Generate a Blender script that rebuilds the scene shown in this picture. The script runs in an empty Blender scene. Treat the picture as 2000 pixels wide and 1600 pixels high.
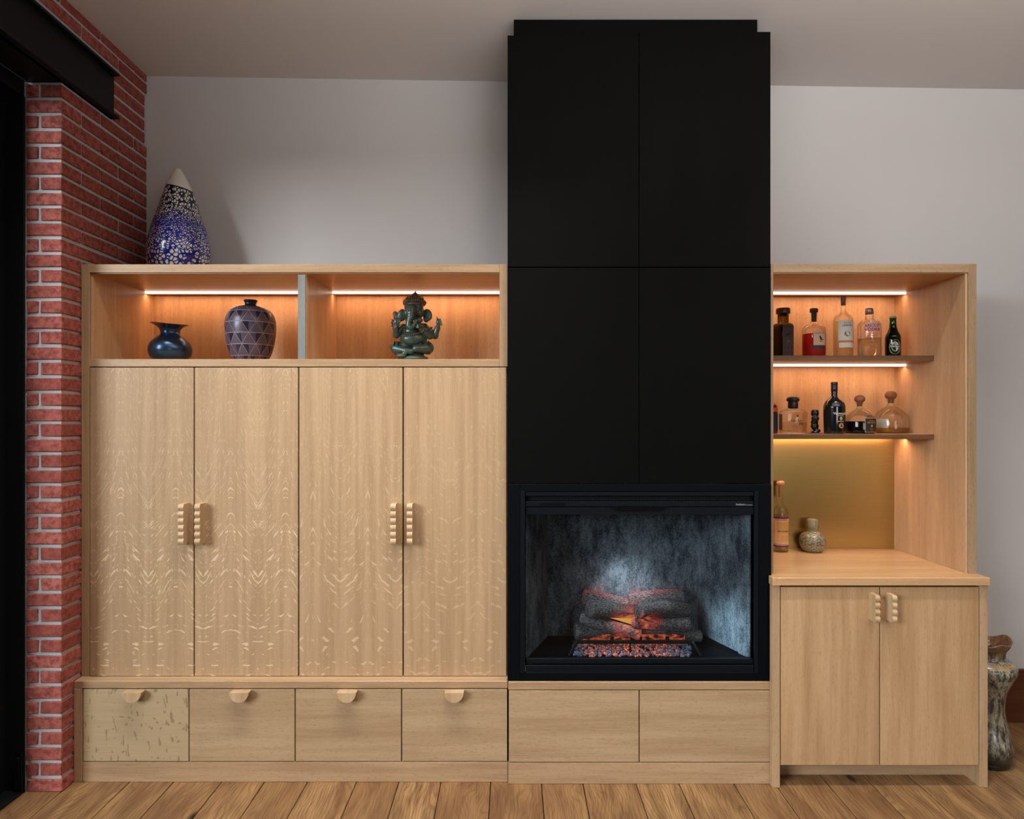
import bpy, bmesh, math, random
from mathutils import Vector, Matrix, noise as mnoise
random.seed(7)
D = bpy.data
SC = bpy.context.scene
COL = SC.collection
PI = math.pi
F = 1333.33                 # focal length in pixels of the 2000 px frame
H = 1.752                   # eye height
VX, VY = 1000.0, 815.0

# ------------------------------------------------------------------ camera, light, exposure
cam = D.cameras.new('camera'); cam.sensor_width = 36; cam.lens = 24
cam.shift_y = (VY - 800) / 2000.0
cam.clip_start = 0.05
camo = D.objects.new('camera', cam); COL.objects.link(camo)
camo.location = (0, 0, H); camo.rotation_euler = (PI / 2, 0, 0)
SC.camera = camo
SC.view_settings.view_transform = 'Standard'
SC.view_settings.look = 'None'
SC.view_settings.exposure = 0.0
SC.view_settings.gamma = 1.0
SC.view_settings.use_curve_mapping = False
SC.cycles.use_denoising = True
SC.cycles.max_bounces = 10
SC.cycles.diffuse_bounces = 5
SC.cycles.transparent_max_bounces = 24
SC.cycles.sample_clamp_indirect = 4.0
SC.cycles.caustics_reflective = False
SC.cycles.caustics_refractive = False
w = D.worlds.new('world'); SC.world = w; w.use_nodes = True
w.node_tree.nodes['Background'].inputs[0].default_value = (0.62, 0.72, 0.9, 1)
w.node_tree.nodes['Background'].inputs[1].default_value = 0.015

def area(name, loc, target, sx, sy, power, color):
    l = D.lights.new(name, 'AREA'); l.shape = 'RECTANGLE'; l.size = sx; l.size_y = sy
    l.energy = power; l.color = color
    o = D.objects.new(name, l); COL.objects.link(o); o.location = loc
    o.rotation_euler = (Vector(target) - Vector(loc)).to_track_quat('-Z', 'Y').to_euler()
    return o
# daylight outside the tall glazed doors in the left wall, then an added ceiling fill and rear fill
area('daylight_left', (-15.5, -13.0, 7.6), (0.0, 3.3, 1.4), 8.5, 9.5, 7500, (0.89, 0.95, 1.0))
pu = area('ceiling_fill', (1.6, 0.6, 2.7), (1.7, 1.0, 3.72), 4.2, .7, 112, (1.0, 0.985, 0.975)); pu.data.spread = math.radians(150)  # unseen fill added to brighten the ceiling and upper wall
rw = area('rear_fill', (2.3, -4.6, 2.3), (2.35, 3.9, 2.5), 2.2, 2.2, 13, (0.96, 0.98, 1.0)); rw.data.spread = math.radians(62)  # unseen fill added behind the camera for the right-hand wall
for k_, (x_, w_) in enumerate(((-0.75, 2.3), (1.75, 0.9))):
    tk = area('track_light', (x_, 2.55, 3.62), (x_, 3.24, .5), w_, .08, 8 * w_, (1.0, .97, .92)); tk.data.spread = math.radians(70)

# ------------------------------------------------------------------ node helper
def lin(c):
    return tuple(((v / 255) / 12.92 if v <= 10.31 else (((v / 255) + 0.055) / 1.055) ** 2.4) for v in c)
class NT:
    def __init__(s, name):
        s.m = D.materials.new(name); s.m.use_nodes = True
        s.t = s.m.node_tree; s.t.nodes.clear()
        s.out = s.n('ShaderNodeOutputMaterial')
    def n(s, typ, **kw):
        nd = s.t.nodes.new(typ)
        for k, v in kw.items(): setattr(nd, k, v)
        return nd
    def put(s, sock, v):
        if v is None: return
        if hasattr(v, 'is_output'): s.t.links.new(v, sock)
        elif isinstance(v, (tuple, list)) and len(v) == 3 and sock.type == 'RGBA': sock.default_value = (*v, 1)
        else: sock.default_value = v
    def m_(s, op, a, b=None, c=None):
        nd = s.n('ShaderNodeMath', operation=op)
        for i, v in enumerate((a, b, c)): s.put(nd.inputs[i], v)
        return nd.outputs[0]
    def ss(s, v, a, b, lo=0.0, hi=1.0):
        nd = s.n('ShaderNodeMapRange', interpolation_type='SMOOTHSTEP')
        for i, x in enumerate((v, a, b, lo, hi)): s.put(nd.inputs[i], x)
        return nd.outputs[0]
    def mix(s, f, a, b, mode='MIX'):
        nd = s.n('ShaderNodeMix', data_type='RGBA', blend_type=mode)
        s.put(nd.inputs[0], f); s.put(nd.inputs[6], a); s.put(nd.inputs[7], b)
        return nd.outputs[2]
    def xyz(s, v):
        nd = s.n('ShaderNodeSeparateXYZ'); s.put(nd.inputs[0], v); return nd.outputs
    def vec(s, x, y, z):
        nd = s.n('ShaderNodeCombineXYZ'); s.put(nd.inputs[0], x); s.put(nd.inputs[1], y); s.put(nd.inputs[2], z); return nd.outputs[0]
    def pos(s): return s.n('ShaderNodeNewGeometry').outputs['Position']
    def obj(s): return s.n('ShaderNodeTexCoord').outputs['Object']
    def rnd(s): return s.n('ShaderNodeObjectInfo').outputs['Random']
    def mul(s, v, k):
        nd = s.n('ShaderNodeVectorMath', operation='MULTIPLY'); s.put(nd.inputs[0], v); nd.inputs[1].default_value = k; return nd.outputs[0]
    def add(s, v, k):
        nd = s.n('ShaderNodeVectorMath', operation='ADD'); s.put(nd.inputs[0], v); s.put(nd.inputs[1], k); return nd.outputs[0]
    def noise(s, v, sc=1.0, det=3.0, rough=0.5, dist=0.0):
        nd = s.n('ShaderNodeTexNoise'); s.put(nd.inputs['Vector'], v)
        nd.inputs['Scale'].default_value = sc; nd.inputs['Detail'].default_value = det
        nd.inputs['Roughness'].default_value = rough; nd.inputs['Distortion'].default_value = dist
        return nd.outputs[0]
    def bump(s, h, st=0.3, dist=0.002):
        nd = s.n('ShaderNodeBump'); s.put(nd.inputs['Height'], h); nd.inputs['Strength'].default_value = st
        nd.inputs['Distance'].default_value = dist; return nd.outputs[0]
    def pbr(s, col, rough=0.5, metal=0.0, normal=None, spec=0.5, emis=None, estr=None, coat=None):
        b = s.n('ShaderNodeBsdfPrincipled')
        s.put(b.inputs['Base Color'], col); s.put(b.inputs['Roughness'], rough); s.put(b.inputs['Metallic'], metal)
        s.put(b.inputs['Specular IOR Level'], spec)
        if normal is not None: s.put(b.inputs['Normal'], normal)
        if emis is not None: s.put(b.inputs['Emission Color'], emis); s.put(b.inputs['Emission Strength'], estr)
        if coat is not None: b.inputs['Coat Weight'].default_value = coat; b.inputs['Coat Roughness'].default_value = 0.08
        s.t.links.new(b.outputs[0], s.out.inputs[0]); return s.m

def plain(name, c, rough=0.5, metal=0.0, spec=0.5, coat=None):
    return NT(name).pbr(lin(c), rough, metal, None, spec, coat=coat)
def swz(t, v, ax):          # coordinates as (along, across1, across2)
    x, y, z = t.xyz(v)
    return {'x': (x, y, z), 'y': (y, x, z), 'z': (z, x, y)}[ax]
def wood(name, light, dark, ax='z', flecks=0.0, fleck_dark=False, rough=0.45, bands=1.0, spec=0.35):
    t = NT(name)
    o = t.pos(); r = t.rnd()
    a, b, c = swz(t, o, ax)
    off = t.m_('MULTIPLY', r, 13.7)
    bb = t.m_('ADD', b, off)
    vg = t.vec(t.m_('MULTIPLY', a, 1.3), t.m_('MULTIPLY', bb, 24), t.m_('MULTIPLY', c, 24))
    g1 = t.noise(vg, 1.0, 4, 0.6)
    vf = t.vec(t.m_('MULTIPLY', a, 9), t.m_('MULTIPLY', bb, 320), t.m_('MULTIPLY', c, 320))
    g2 = t.noise(vf, 1.0, 2, 0.6)
    vw = t.vec(t.m_('MULTIPLY', a, .7), t.m_('MULTIPLY', bb, 7), t.m_('MULTIPLY', c, 7))
    g3 = t.noise(vw, 1.0, 2, 0.5)
    f = t.m_('ADD', t.m_('MULTIPLY', t.ss(g1, .3, .7), .5 * bands), t.m_('MULTIPLY', t.ss(g3, .3, .7), .4 * bands))
    f = t.m_('ADD', f, t.m_('MULTIPLY', t.m_('SUBTRACT', g2, .5), .9))
    f.node.use_clamp = True
    col = t.mix(f, lin(light), lin(dark))
    if flecks:
        vq = t.vec(t.m_('MULTIPLY', a, 48), t.m_('MULTIPLY', bb, 210), t.m_('MULTIPLY', c, 210))
        q = t.noise(vq, 1.0, 1, .4, 0.6)
        col = t.mix(t.m_('MULTIPLY', t.ss(q, .60, .68), flecks), col,
                    tuple(x * .55 for x in lin(dark)) if fleck_dark else tuple(min(1, x * 1.25) for x in lin(light)))
    return t.pbr(col, rough, 0, t.bump(g2, .25, .0006), spec)

# quarter-sawn, book-matched door veneer: vertical grain crossed by pale ray flecks in chevrons
def door_wood(name):
    t = NT(name)
    x, y, z = t.xyz(t.pos())
    att = t.n('ShaderNodeAttribute', attribute_type='OBJECT', attribute_name='fleck').outputs['Fac']
    sgn = t.n('ShaderNodeAttribute', attribute_type='OBJECT', attribute_name='tilt').outputs['Fac']
    per = 0.268
    ph = t.m_('ADD', t.m_('DIVIDE', t.m_('ADD', x, 1.910), per), 40)
    fr = t.m_('FRACT', ph)
    u0 = t.m_('MULTIPLY', t.m_('PINGPONG', fr, 0.5), per)       # 0 at the chevron crest .. .134
    wob = t.noise(t.vec(t.m_('MULTIPLY', u0, 14), 0.0, t.m_('MULTIPLY', z, 6)), 1, 2, .5)
    u = t.m_('SQRT', t.m_('ADD', t.m_('MULTIPLY', u0, u0), .00012))
    A = t.ss(z, .50, 1.75, .12, 3.4)
    # slow swells where the flecks turn into arches
    arch = t.m_('MULTIPLY', t.m_('SINE', t.m_('MULTIPLY', z, 9.5)), t.ss(z, 1.5, .9, 0, 1))
    A = t.m_('ADD', A, t.m_('MULTIPLY', arch, .55))
    A = t.m_('MULTIPLY', A, sgn)
    g = t.m_('ADD', z, t.m_('MULTIPLY', A, u))
    g = t.m_('ADD', g, t.m_('MULTIPLY', t.m_('SUBTRACT', wob, .5), .045))
    n = t.noise(t.vec(t.m_('MULTIPLY', g, 62), t.m_('MULTIPLY', u0, 21), t.m_('MULTIPLY', z, 9)), 1.0, 1.2, .45, 0.25)
    n2 = t.noise(t.vec(t.m_('MULTIPLY', g, 150), t.m_('MULTIPLY', u0, 70), t.m_('MULTIPLY', z, 26)), 1.0, 1, .4, 0.3)
    zone = t.noise(t.vec(t.m_('MULTIPLY', u0, 9), 3.0, t.m_('MULTIPLY', z, 4.5)), 1, 1, .5)
    thr = t.ss(z, .5, 1.9, .635, .665)
    asym = t.noise(t.vec(t.m_('MULTIPLY', x, 7), 8.0, t.m_('MULTIPLY', z, 6)), 1, 2, .5)
    thr = t.m_('SUBTRACT', thr, t.m_('MULTIPLY', t.m_('SUBTRACT', zone, .5), .16))
    thr = t.m_('ADD', thr, t.m_('MULTIPLY', t.m_('SUBTRACT', asym, .42), .14))
    big = t.ss(n, thr, t.m_('ADD', thr, .025))
    lowz = t.ss(z, 1.75, 1.25, 0, 1)
    big = t.m_('MULTIPLY', big, lowz)
    sm = t.m_('MULTIPLY', t.ss(n2, t.m_('ADD', thr, -.01), t.m_('ADD', thr, .03)), t.ss(z, .75, 1.1, .2, .75))
    fl = t.m_('MAXIMUM', big, sm)
    fl = t.m_('MULTIPLY', fl, att)
    g1 = t.noise(t.vec(t.m_('MULTIPLY', x, 30), 0.0, t.m_('MULTIPLY', z, .8)), 1, 4, .6)
    g2 = t.noise(t.vec(t.m_('MULTIPLY', x, 380), 0.0, t.m_('MULTIPLY', z, 7)), 1, 2, .6)
    f = t.m_('ADD', t.m_('MULTIPLY', t.ss(g1, .3, .7), .55), t.m_('MULTIPLY', t.m_('SUBTRACT', g2, .4), .9)); f.node.use_clamp = True
    col = t.mix(f, lin((187, 155, 119)), lin((155, 123, 89)))
    col = t.mix(t.m_('MULTIPLY', fl, .78), col, lin((224, 200, 162)))
    rough = t.m_('SUBTRACT', .5, t.m_('MULTIPLY', fl, .12))
    return t.pbr(col, rough, 0, t.bump(g2, .25, .0005), .35)

OAK_L, OAK_D = (188, 156, 121), (154, 123, 90)
M = {}
M['door'] = door_wood('quarter_sawn_oak_veneer')
M['oak_x'] = wood('oak_grain_across', OAK_L, OAK_D, 'x', .2, True)
M['oak_z'] = wood('oak_grain_upright', OAK_L, OAK_D, 'z', .25, True)
M['oak_zin'] = wood('oak_niche_upright', (206, 168, 124), (176, 136, 96), 'z', .25, True, .35)
M['oak_xin'] = wood('oak_niche_across', (200, 160, 118), (172, 130, 92), 'x', .2, True, .32)
M['oak_y'] = wood('oak_counter', (206, 166, 122), (180, 138, 96), 'x', .2, False, .22, .8, .5)
M['oak_drawer'] = wood('oak_drawer_front', (186, 158, 123), (158, 128, 95), 'x', .25, True)
M['oak_flecked'] = wood('oak_dark_flecked', (192, 166, 128), (170, 141, 102), 'x', .0, True)
M['oak_handle'] = wood('oak_pull', (208, 180, 144), (176, 142, 104), 'z', 0, False, .4)
M['shelf'] = wood('walnut_toned_shelf', (112, 76, 48), (84, 54, 34), 'x', 0, False, .45)
M['grey_edge'] = wood('weathered_grey_edge', (146, 146, 140), (112, 114, 112), 'z', .3, True, .55)
M['toe'] = M['oak_x']

def flecked_drawer():
    t = NT('oak_drawer_with_dark_rays')
    x, y, z = t.xyz(t.pos())
    g2 = t.noise(t.vec(t.m_('MULTIPLY', x, 7), 0.0, t.m_('MULTIPLY', z, 300)), 1, 2, .6)
    g1 = t.noise(t.vec(t.m_('MULTIPLY', x, 2), 0.0, t.m_('MULTIPLY', z, 30)), 1, 3, .6)
    col = t.mix(t.m_('ADD', t.m_('MULTIPLY', g1, .5), t.m_('MULTIPLY', t.m_('SUBTRACT', g2, .4), .8)), lin((186, 163, 128)), lin((160, 134, 98)))
    n = t.noise(t.vec(t.m_('MULTIPLY', x, 60), 0.0, t.m_('MULTIPLY', z, 17)), 1, 1.5, .5, .5)
    n2 = t.noise(t.vec(t.m_('MULTIPLY', x, 26), 4.0, t.m_('MULTIPLY', z, 40)), 1, 1, .5, .4)
    k = t.m_('MAXIMUM', t.ss(n, .63, .66), t.ss(n2, .69, .72))
    col = t.mix(t.m_('MULTIPLY', k, .6), col, lin((128, 94, 64)))
    return t.pbr(col, .5, 0, t.bump(g2, .2, .0005), .3)
M['drawer_rays'] = flecked_drawer()

def black_panel():
    t = NT('black_stained_oak')
    x, y, z = t.xyz(t.pos())
    g = t.noise(t.vec(t.m_('MULTIPLY', x, 260), 0.0, t.m_('MULTIPLY', z, 9)), 1, 3, .65, .3)
    n = t.noise(t.vec(t.m_('MULTIPLY', x, 5), 0.0, t.m_('MULTIPLY', z, 2)), 1, 2)
    col = t.mix(g, (.0016, .0016, .0016), (.0048, .0046, .0044))
    return t.pbr(col, t.m_('ADD', .5, t.m_('MULTIPLY', n, .2)), 0, t.bump(g, .5, .001), .05)
M['black_wood'] = black_panel()
M['steel_black'] = NT('black_steel').pbr((.0045, .005, .006), .5, 0, None, .25)
M['fire_metal'] = NT('powder_coated_black_metal').pbr((.0016, .0026, .0038), .5, 0, None, .08)
M['fire_metal2'] = NT('satin_black_metal').pbr((.0034, .0052, .0075), .45, 0, None, .12)
M['dark'] = NT('dark_void').pbr((.002, .002, .002), .9, 0, None, .1)

def paint(name, c):
    t = NT(name)
    n = t.noise(t.mul(t.pos(), (60, 60, 60)), 1, 3)
    return t.pbr(lin(c), .75, 0, t.bump(n, .06, .001), .2)
M['wall'] = paint('warm_white_paint', (209, 205, 203))
M['wall_dim'] = paint('low_bounce_paint', (92, 84, 78))  # darkened for the unseen walls, to cut bounced light
M['ceil'] = paint('ceiling_paint', (216, 210, 206))

def brick_mat():
    t = NT('red_brick'); r = t.rnd()
    n = t.noise(t.mul(t.pos(), (40, 40, 40)), 1, 5, .65)
    n2 = t.noise(t.mul(t.pos(), (220, 220, 220)), 1, 2, .6)
    c = t.mix(r, lin((160, 84, 74)), lin((186, 106, 94)))
    c = t.mix(t.ss(n, .35, .7), c, lin((128, 62, 54)))
    c = t.mix(t.m_('MULTIPLY', t.ss(n2, .62, .75), .5), c, lin((196, 150, 138)))
    return t.pbr(c, .85, 0, t.bump(t.m_('ADD', n, n2), .6, .003), .2)
M['brick'] = brick_mat()
def mortar():
    t = NT('grey_mortar')
    n = t.noise(t.mul(t.pos(), (120, 120, 120)), 1, 4, .7)
    return t.pbr(t.mix(n, lin((166, 170, 171)), lin((208, 212, 213))), .95, 0, t.bump(n, .8, .004), .1)
M['mortar'] = mortar()

def floor_mat():
    t = NT('oiled_oak_planks'); r = t.rnd()
    x, y, z = t.xyz(t.pos())
    off = t.m_('MULTIPLY', r, 37)
    xx = t.m_('ADD', x, off)
    yy = t.m_('ADD', y, t.m_('MULTIPLY', r, 91))
    warp = t.noise(t.vec(t.m_('MULTIPLY', xx, 5), t.m_('MULTIPLY', yy, 1.6), 0.0), 1, 2)
    rings = t.m_('SINE', t.m_('MULTIPLY', t.m_('ADD', t.m_('MULTIPLY', xx, 1.0), t.m_('MULTIPLY', warp, .30)), 330))
    g = t.noise(t.vec(t.m_('MULTIPLY', xx, 160), t.m_('MULTIPLY', yy, 5), 0.0), 1, 4, .65)
    b = t.noise(t.vec(t.m_('MULTIPLY', xx, 12), t.m_('MULTIPLY', yy, 2.2), 3.0), 1, 3, .6)
    c = t.mix(t.ss(b, .3, .7), lin((178, 140, 94)), lin((124, 90, 58)))
    c = t.mix(t.m_('MULTIPLY', t.ss(rings, .1, 1.0), .38), c, lin((82, 54, 32)))
    c = t.mix(t.m_('MULTIPLY', t.ss(g, .48, .68), .7), c, lin((88, 60, 38)))
    tone = t.m_('FRACT', t.m_('MULTIPLY', r, 7.3))
    c = t.mix(t.m_('MULTIPLY', tone, .6), c, lin((112, 76, 48)))
    kn = t.n('ShaderNodeTexVoronoi'); t.put(kn.inputs['Vector'], t.vec(t.m_('MULTIPLY', xx, 3.4), t.m_('MULTIPLY', yy, 1.5), 0.0))
    kn.inputs['Scale'].default_value = 1.0
    kd = t.m_('ADD', kn.outputs['Distance'], t.m_('MULTIPLY', t.m_('SUBTRACT', g, .5), .12))
    c = t.mix(t.ss(kd, .10, .035), c, lin((34, 24, 18)))
    return t.pbr(c, t.m_('ADD', .32, t.m_('MULTIPLY', g, .3)), 0, t.bump(g, .35, .0015), .4)
M['floor'] = floor_mat()
M['base_brown'] = wood('brown_baseboard_wood', (104, 60, 36), (72, 40, 24), 'x', .3, True, .4)

def brass():
    t = NT('brushed_brass')
    x, y, z = t.xyz(t.pos())
    g = t.noise(t.vec(t.m_('MULTIPLY', x, 3), 0.0, t.m_('MULTIPLY', z, 500)), 1, 3, .6)
    c = t.mix(g, (.42, .26, .08), (.56, .37, .13))
    b = t.n('ShaderNodeBsdfPrincipled'); t.put(b.inputs['Base Color'], c); b.inputs['Metallic'].default_value = 1
    t.put(b.inputs['Roughness'], t.m_('ADD', .30, t.m_('MULTIPLY', g, .12)))
    t.put(b.inputs['Normal'], t.bump(g, .10, .0003))
    b.inputs['Anisotropic'].default_value = .6
    t.t.links.new(b.outputs[0], t.out.inputs[0]); return t.m
M['brass'] = brass()

def emit(name, c, st):
    t = NT(name); e = t.n('ShaderNodeEmission'); t.put(e.inputs[0], c); e.inputs[1].default_value = st
    t.t.links.new(e.outputs[0], t.out.inputs[0]); return t.m
M['led'] = emit('warm_led', (1.0, .80, .62), 2.6)

def glass(name, tint=(1, 1, 1), edge=(.80, .76, .70), rough=.03, power=1.0):
    t = NT(name)
    lw = t.n('ShaderNodeLayerWeight'); lw.inputs[0].default_value = .35
    f = t.m_('POWER', lw.outputs['Facing'], 2.2)
    col = t.mix(f, tint, edge)
    tr = t.n('ShaderNodeBsdfTransparent'); t.put(tr.inputs[0], col)
    gl = t.n('ShaderNodeBsdfGlossy'); gl.inputs['Roughness'].default_value = rough
    fr = t.n('ShaderNodeFresnel'); fr.inputs[0].default_value = 1.5
    mx = t.n('ShaderNodeMixShader'); t.put(mx.inputs[0], t.m_('MINIMUM', t.m_('MULTIPLY', fr.outputs[0], power), .35))
    t.t.links.new(tr.outputs[0], mx.inputs[1]); t.t.links.new(gl.outputs[0], mx.inputs[2])
    t.t.links.new(mx.outputs[0], t.out.inputs[0]); return t.m
M['glass'] = glass('clear_bottle_glass', (.99, .985, .965), (.74, .69, .60), .03, .8)
M['glass_green'] = glass('green_bottle_glass', (.10, .32, .03), (.01, .05, .005))
M['glass_olive'] = glass('olive_bottle_glass', (.40, .36, .16), (.08, .07, .03))
M['glass_brown'] = glass('amber_bottle_glass', (.55, .16, .05), (.08, .02, .01))
M['pane'] = glass('firebox_glass', (.88, .91, .94), (.7, .78, .82), .0, .35)
def liquid(name, tint, dif, k):
    t = NT(name); tr = t.n('ShaderNodeBsdfTransparent'); t.put(tr.inputs[0], tint)
    df = t.n('ShaderNodeBsdfDiffuse'); t.put(df.inputs[0], dif)
    mx = t.n('ShaderNodeMixShader'); mx.inputs[0].default_value = k
    t.t.links.new(tr.outputs[0], mx.inputs[1]); t.t.links.new(df.outputs[0], mx.inputs[2])
    t.t.links.new(mx.outputs[0], t.out.inputs[0]); return t.m
M['liq_red'] = liquid('red_rum', (.75, .10, .06), (.50, .03, .02), .55)
M['liq_dark'] = liquid('coffee_liqueur', (.02, .01, .01), (.006, .004, .003), .9)
M['liq_pale'] = liquid('pale_spirit', (.92, .88, .74), (.6, .5, .3), .08)
M['liq_amber'] = liquid('amber_spirit', (.72, .52, .18), (.35, .2, .05), .25)
M['liq_olive'] = liquid('dark_spirit', (.18, .15, .07), (.02, .018, .01), .6)

# ------------------------------------------------------------------ geometry helpers
def P(px, py, s):           # point of the place seen at pixel (px,py) when s pixels make a metre there
    return Vector(((px - VX) / s, F / s, H - (py - VY) / s))
def wloc(o):
    v = Vector(o.location)
    while o.parent: o = o.parent; v += o.location
    return v
def link(name, me, mat=None, parent=None, loc=None, smooth=False):
    o = D.objects.new(name, me); COL.objects.link(o)
    if mat and not me.materials: me.materials.append(mat)
    if parent: o.parent = parent
    if loc is not None: o.location = loc
    if smooth:
        for p in me.polygons: p.use_smooth = True
    return o
def thing(name, label, cat, loc, group=None, rz=0):
    o = D.objects.new(name, None); COL.objects.link(o); o.location = loc; o.rotation_euler.z = rz
    o.empty_display_size = .05
    o['label'] = label; o['category'] = cat
    if group: o['group'] = group
    return o
def struct(o): o['kind'] = 'structure'; return o
def bm_obj(name, bm, mat, parent=None, smooth=False, world=True):
    """bm holds world coordinates; stored relative to its parent's place"""
    if parent is not None and world:
        bmesh.ops.translate(bm, verts=bm.verts, vec=-wloc(parent))
    me = D.meshes.new(name); bm.normal_update(); bm.to_mesh(me); bm.free()
    o = link(name, me, mat, parent, smooth=smooth)
    if smooth == 'auto':
        for p in me.polygons: p.use_smooth = True
    return o
def bbox(bm, x0, x1, y0, y1, z0, z1, bev=0.0, seg=1):
    vs = [bm.verts.new(p) for p in ((x0, y0, z0), (x1, y0, z0), (x1, y1, z0), (x0, y1, z0), (x0, y0, z1), (x1, y0, z1), (x1, y1, z1), (x0, y1, z1))]
    fs = [(0, 3, 2, 1), (4, 5, 6, 7), (0, 1, 5, 4), (1, 2, 6, 5), (2, 3, 7, 6), (3, 0, 4, 7)]
    ff = [bm.faces.new([vs[i] for i in f]) for f in fs]
    if bev:
        es = list({e for f in ff for e in f.edges})
        bmesh.ops.bevel(bm, geom=es, offset=bev, segments=seg, profile=.6, affect='EDGES')
def box(name, mat, parent, x0, x1, y0, y1, z0, z1, bev=.0015):
    bm = bmesh.new(); bbox(bm, x0, x1, y0, y1, z0, z1, bev); return bm_obj(name, bm, mat, parent)
def boxes(name, mat, parent, lst, bev=.0015):
    bm = bmesh.new()
    for b in lst: bbox(bm, *b, bev)
    return bm_obj(name, bm, mat, parent)
def prism(bm, pts, f, a, b):
    """polygon pts (p,q) swept between a and b; f(p,q,t)->xyz"""
    lo = [bm.verts.new(f(p, q, a)) for p, q in pts]; hi = [bm.verts.new(f(p, q, b)) for p, q in pts]
    n = len(pts)
    bm.faces.new(lo[::-1]); bm.faces.new(hi)
    for i in range(n): bm.faces.new((lo[i], lo[(i + 1) % n], hi[(i + 1) % n], hi[i]))
    bmesh.ops.recalc_face_normals(bm, faces=bm.faces)
def lathe_bm(prof, n=40, sq=2.0, sx=1.0, sy=1.0, cap=True, fn=None):
    """prof: (r,z[,exponent]); superellipse sections"""
    bm = bmesh.new(); rows = []
    for p in prof:
        r, z = p[0], p[1]; e = p[2] if len(p) > 2 else sq
        row = []
        for i in range(n):
            a = 2 * PI * i / n
            c, s = math.cos(a), math.sin(a)
            k = (abs(c) ** e + abs(s) ** e) ** (-1 / e)
            v = Vector((r * k * c * sx, r * k * s * sy, z))
            if fn: v = fn(v, a)
            row.append(bm.verts.new(v))
        rows.append(row)
    for a, b in zip(rows, rows[1:]):
        for i in range(n): bm.faces.new((a[i], a[(i + 1) % n], b[(i + 1) % n], b[i]))
    if cap:
        if prof[0][0] > 1e-4: bm.faces.new(rows[0][::-1])
        if prof[-1][0] > 1e-4: bm.faces.new(rows[-1])
    return bm
def smooth_prof(pts, k=6):
    out = []
    n = len(pts)
    for i in range(n - 1):
        p0 = pts[max(i - 1, 0)]; p1 = pts[i]; p2 = pts[i + 1]; p3 = pts[min(i + 2, n - 1)]
        for j in range(k):
            t = j / k
            q = []
            for c in range(2):
                q.append(.5 * (2 * p1[c] + (p2[c] - p0[c]) * t + (2 * p0[c] - 5 * p1[c] + 4 * p2[c] - p3[c]) * t * t + (-p0[c] + 3 * p1[c] - 3 * p2[c] + p3[c]) * t ** 3))
            out.append((max(q[0], 0.0), q[1]))
    out.append(tuple(pts[-1][:2])); return out
def local(name, bm, mat, parent, smooth=True):
    me = D.meshes.new(name); bm.normal_update(); bm.to_mesh(me); bm.free()
    o = link(name, me, mat, parent, smooth=smooth); return o
def tube(bm, pts, rs, n=10, cap=True):
    rows = []
    for i, p in enumerate(pts):
        p = Vector(p)
        d = (Vector(pts[min(i + 1, len(pts) - 1)]) - Vector(pts[max(i - 1, 0)])).normalized()
        q = d.to_track_quat('Z', 'Y')
        r = rs[i] if isinstance(rs, (list, tuple)) else rs
        rows.append([bm.verts.new(p + q @ Vector((r * math.cos(2 * PI * j / n), r * math.sin(2 * PI * j / n), 0))) for j in range(n)])
    for a, b in zip(rows, rows[1:]):
        for j in range(n): bm.faces.new((a[j], a[(j + 1) % n], b[(j + 1) % n], b[j]))
    if cap: bm.faces.new(rows[0][::-1]); bm.faces.new(rows[-1])
def text_mesh(body, size, bold=0.0):
    c = D.curves.new('t', 'FONT'); c.body = body; c.size = size; c.align_x = 'CENTER'; c.align_y = 'CENTER'
    c.offset = bold * size; c.resolution_u = 3
    o = D.objects.new('t', c)
    me = D.meshes.new_from_object(o); D.objects.remove(o)
    return me

# ------------------------------------------------------------------ depth planes (pixels per metre)
sA, sB, sC, sD, sE, sF = 400.0, 407.0, 409.0, 413.0, 415.3, 404.6
YA, YB, YC, YD, YE, YF = (F / s for s in (sA, sB, sC, sD, sE, sF))
YW = 3.94                   # back wall
YN = 3.915                  # back of the niches
def X(px, s): return (px - VX) / s
def Z(py, s): return H - (py - VY) / s

# ------------------------------------------------------------------ room
def ceil_z(x): return 3.721 - .0152 * (x + 2.10)
wb = struct(box('wall_back', M['wall'], None, -2.30, 8.2, YW, YW + .15, 0, 3.9, 0))
fl = struct(box('floor', M['dark'], None, -2.45, 8.2, -6.2, YW, -.05, -.012, 0))
bm = bmesh.new()
bbox(bm, -2.45, 8.2, -6.2, YW, 3.75, 3.85)
bm.verts.ensure_lookup_table()
for v in bm.verts: v.co.z = ceil_z(v.co.x) + (.1 if v.co.z > 3.8 else 0)
struct(bm_obj('ceiling', bm, M['ceil']))
struct(box('wall_right', M['wall_dim'], None, 8.05, 8.2, -6.2, YW, 0, 3.7, 0))
struct(boxes('wall_rear', M['wall_dim'], None, [(-2.45, 8.2, -6.35, -6.2, 0, 3.8)], 0))
# baseboard right of the bar
struct(box('baseboard_back', M['base_brown'], None, 2.26, 8.05, YW - .024, YW, 0, Z(1309, 340.5), .003))
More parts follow.
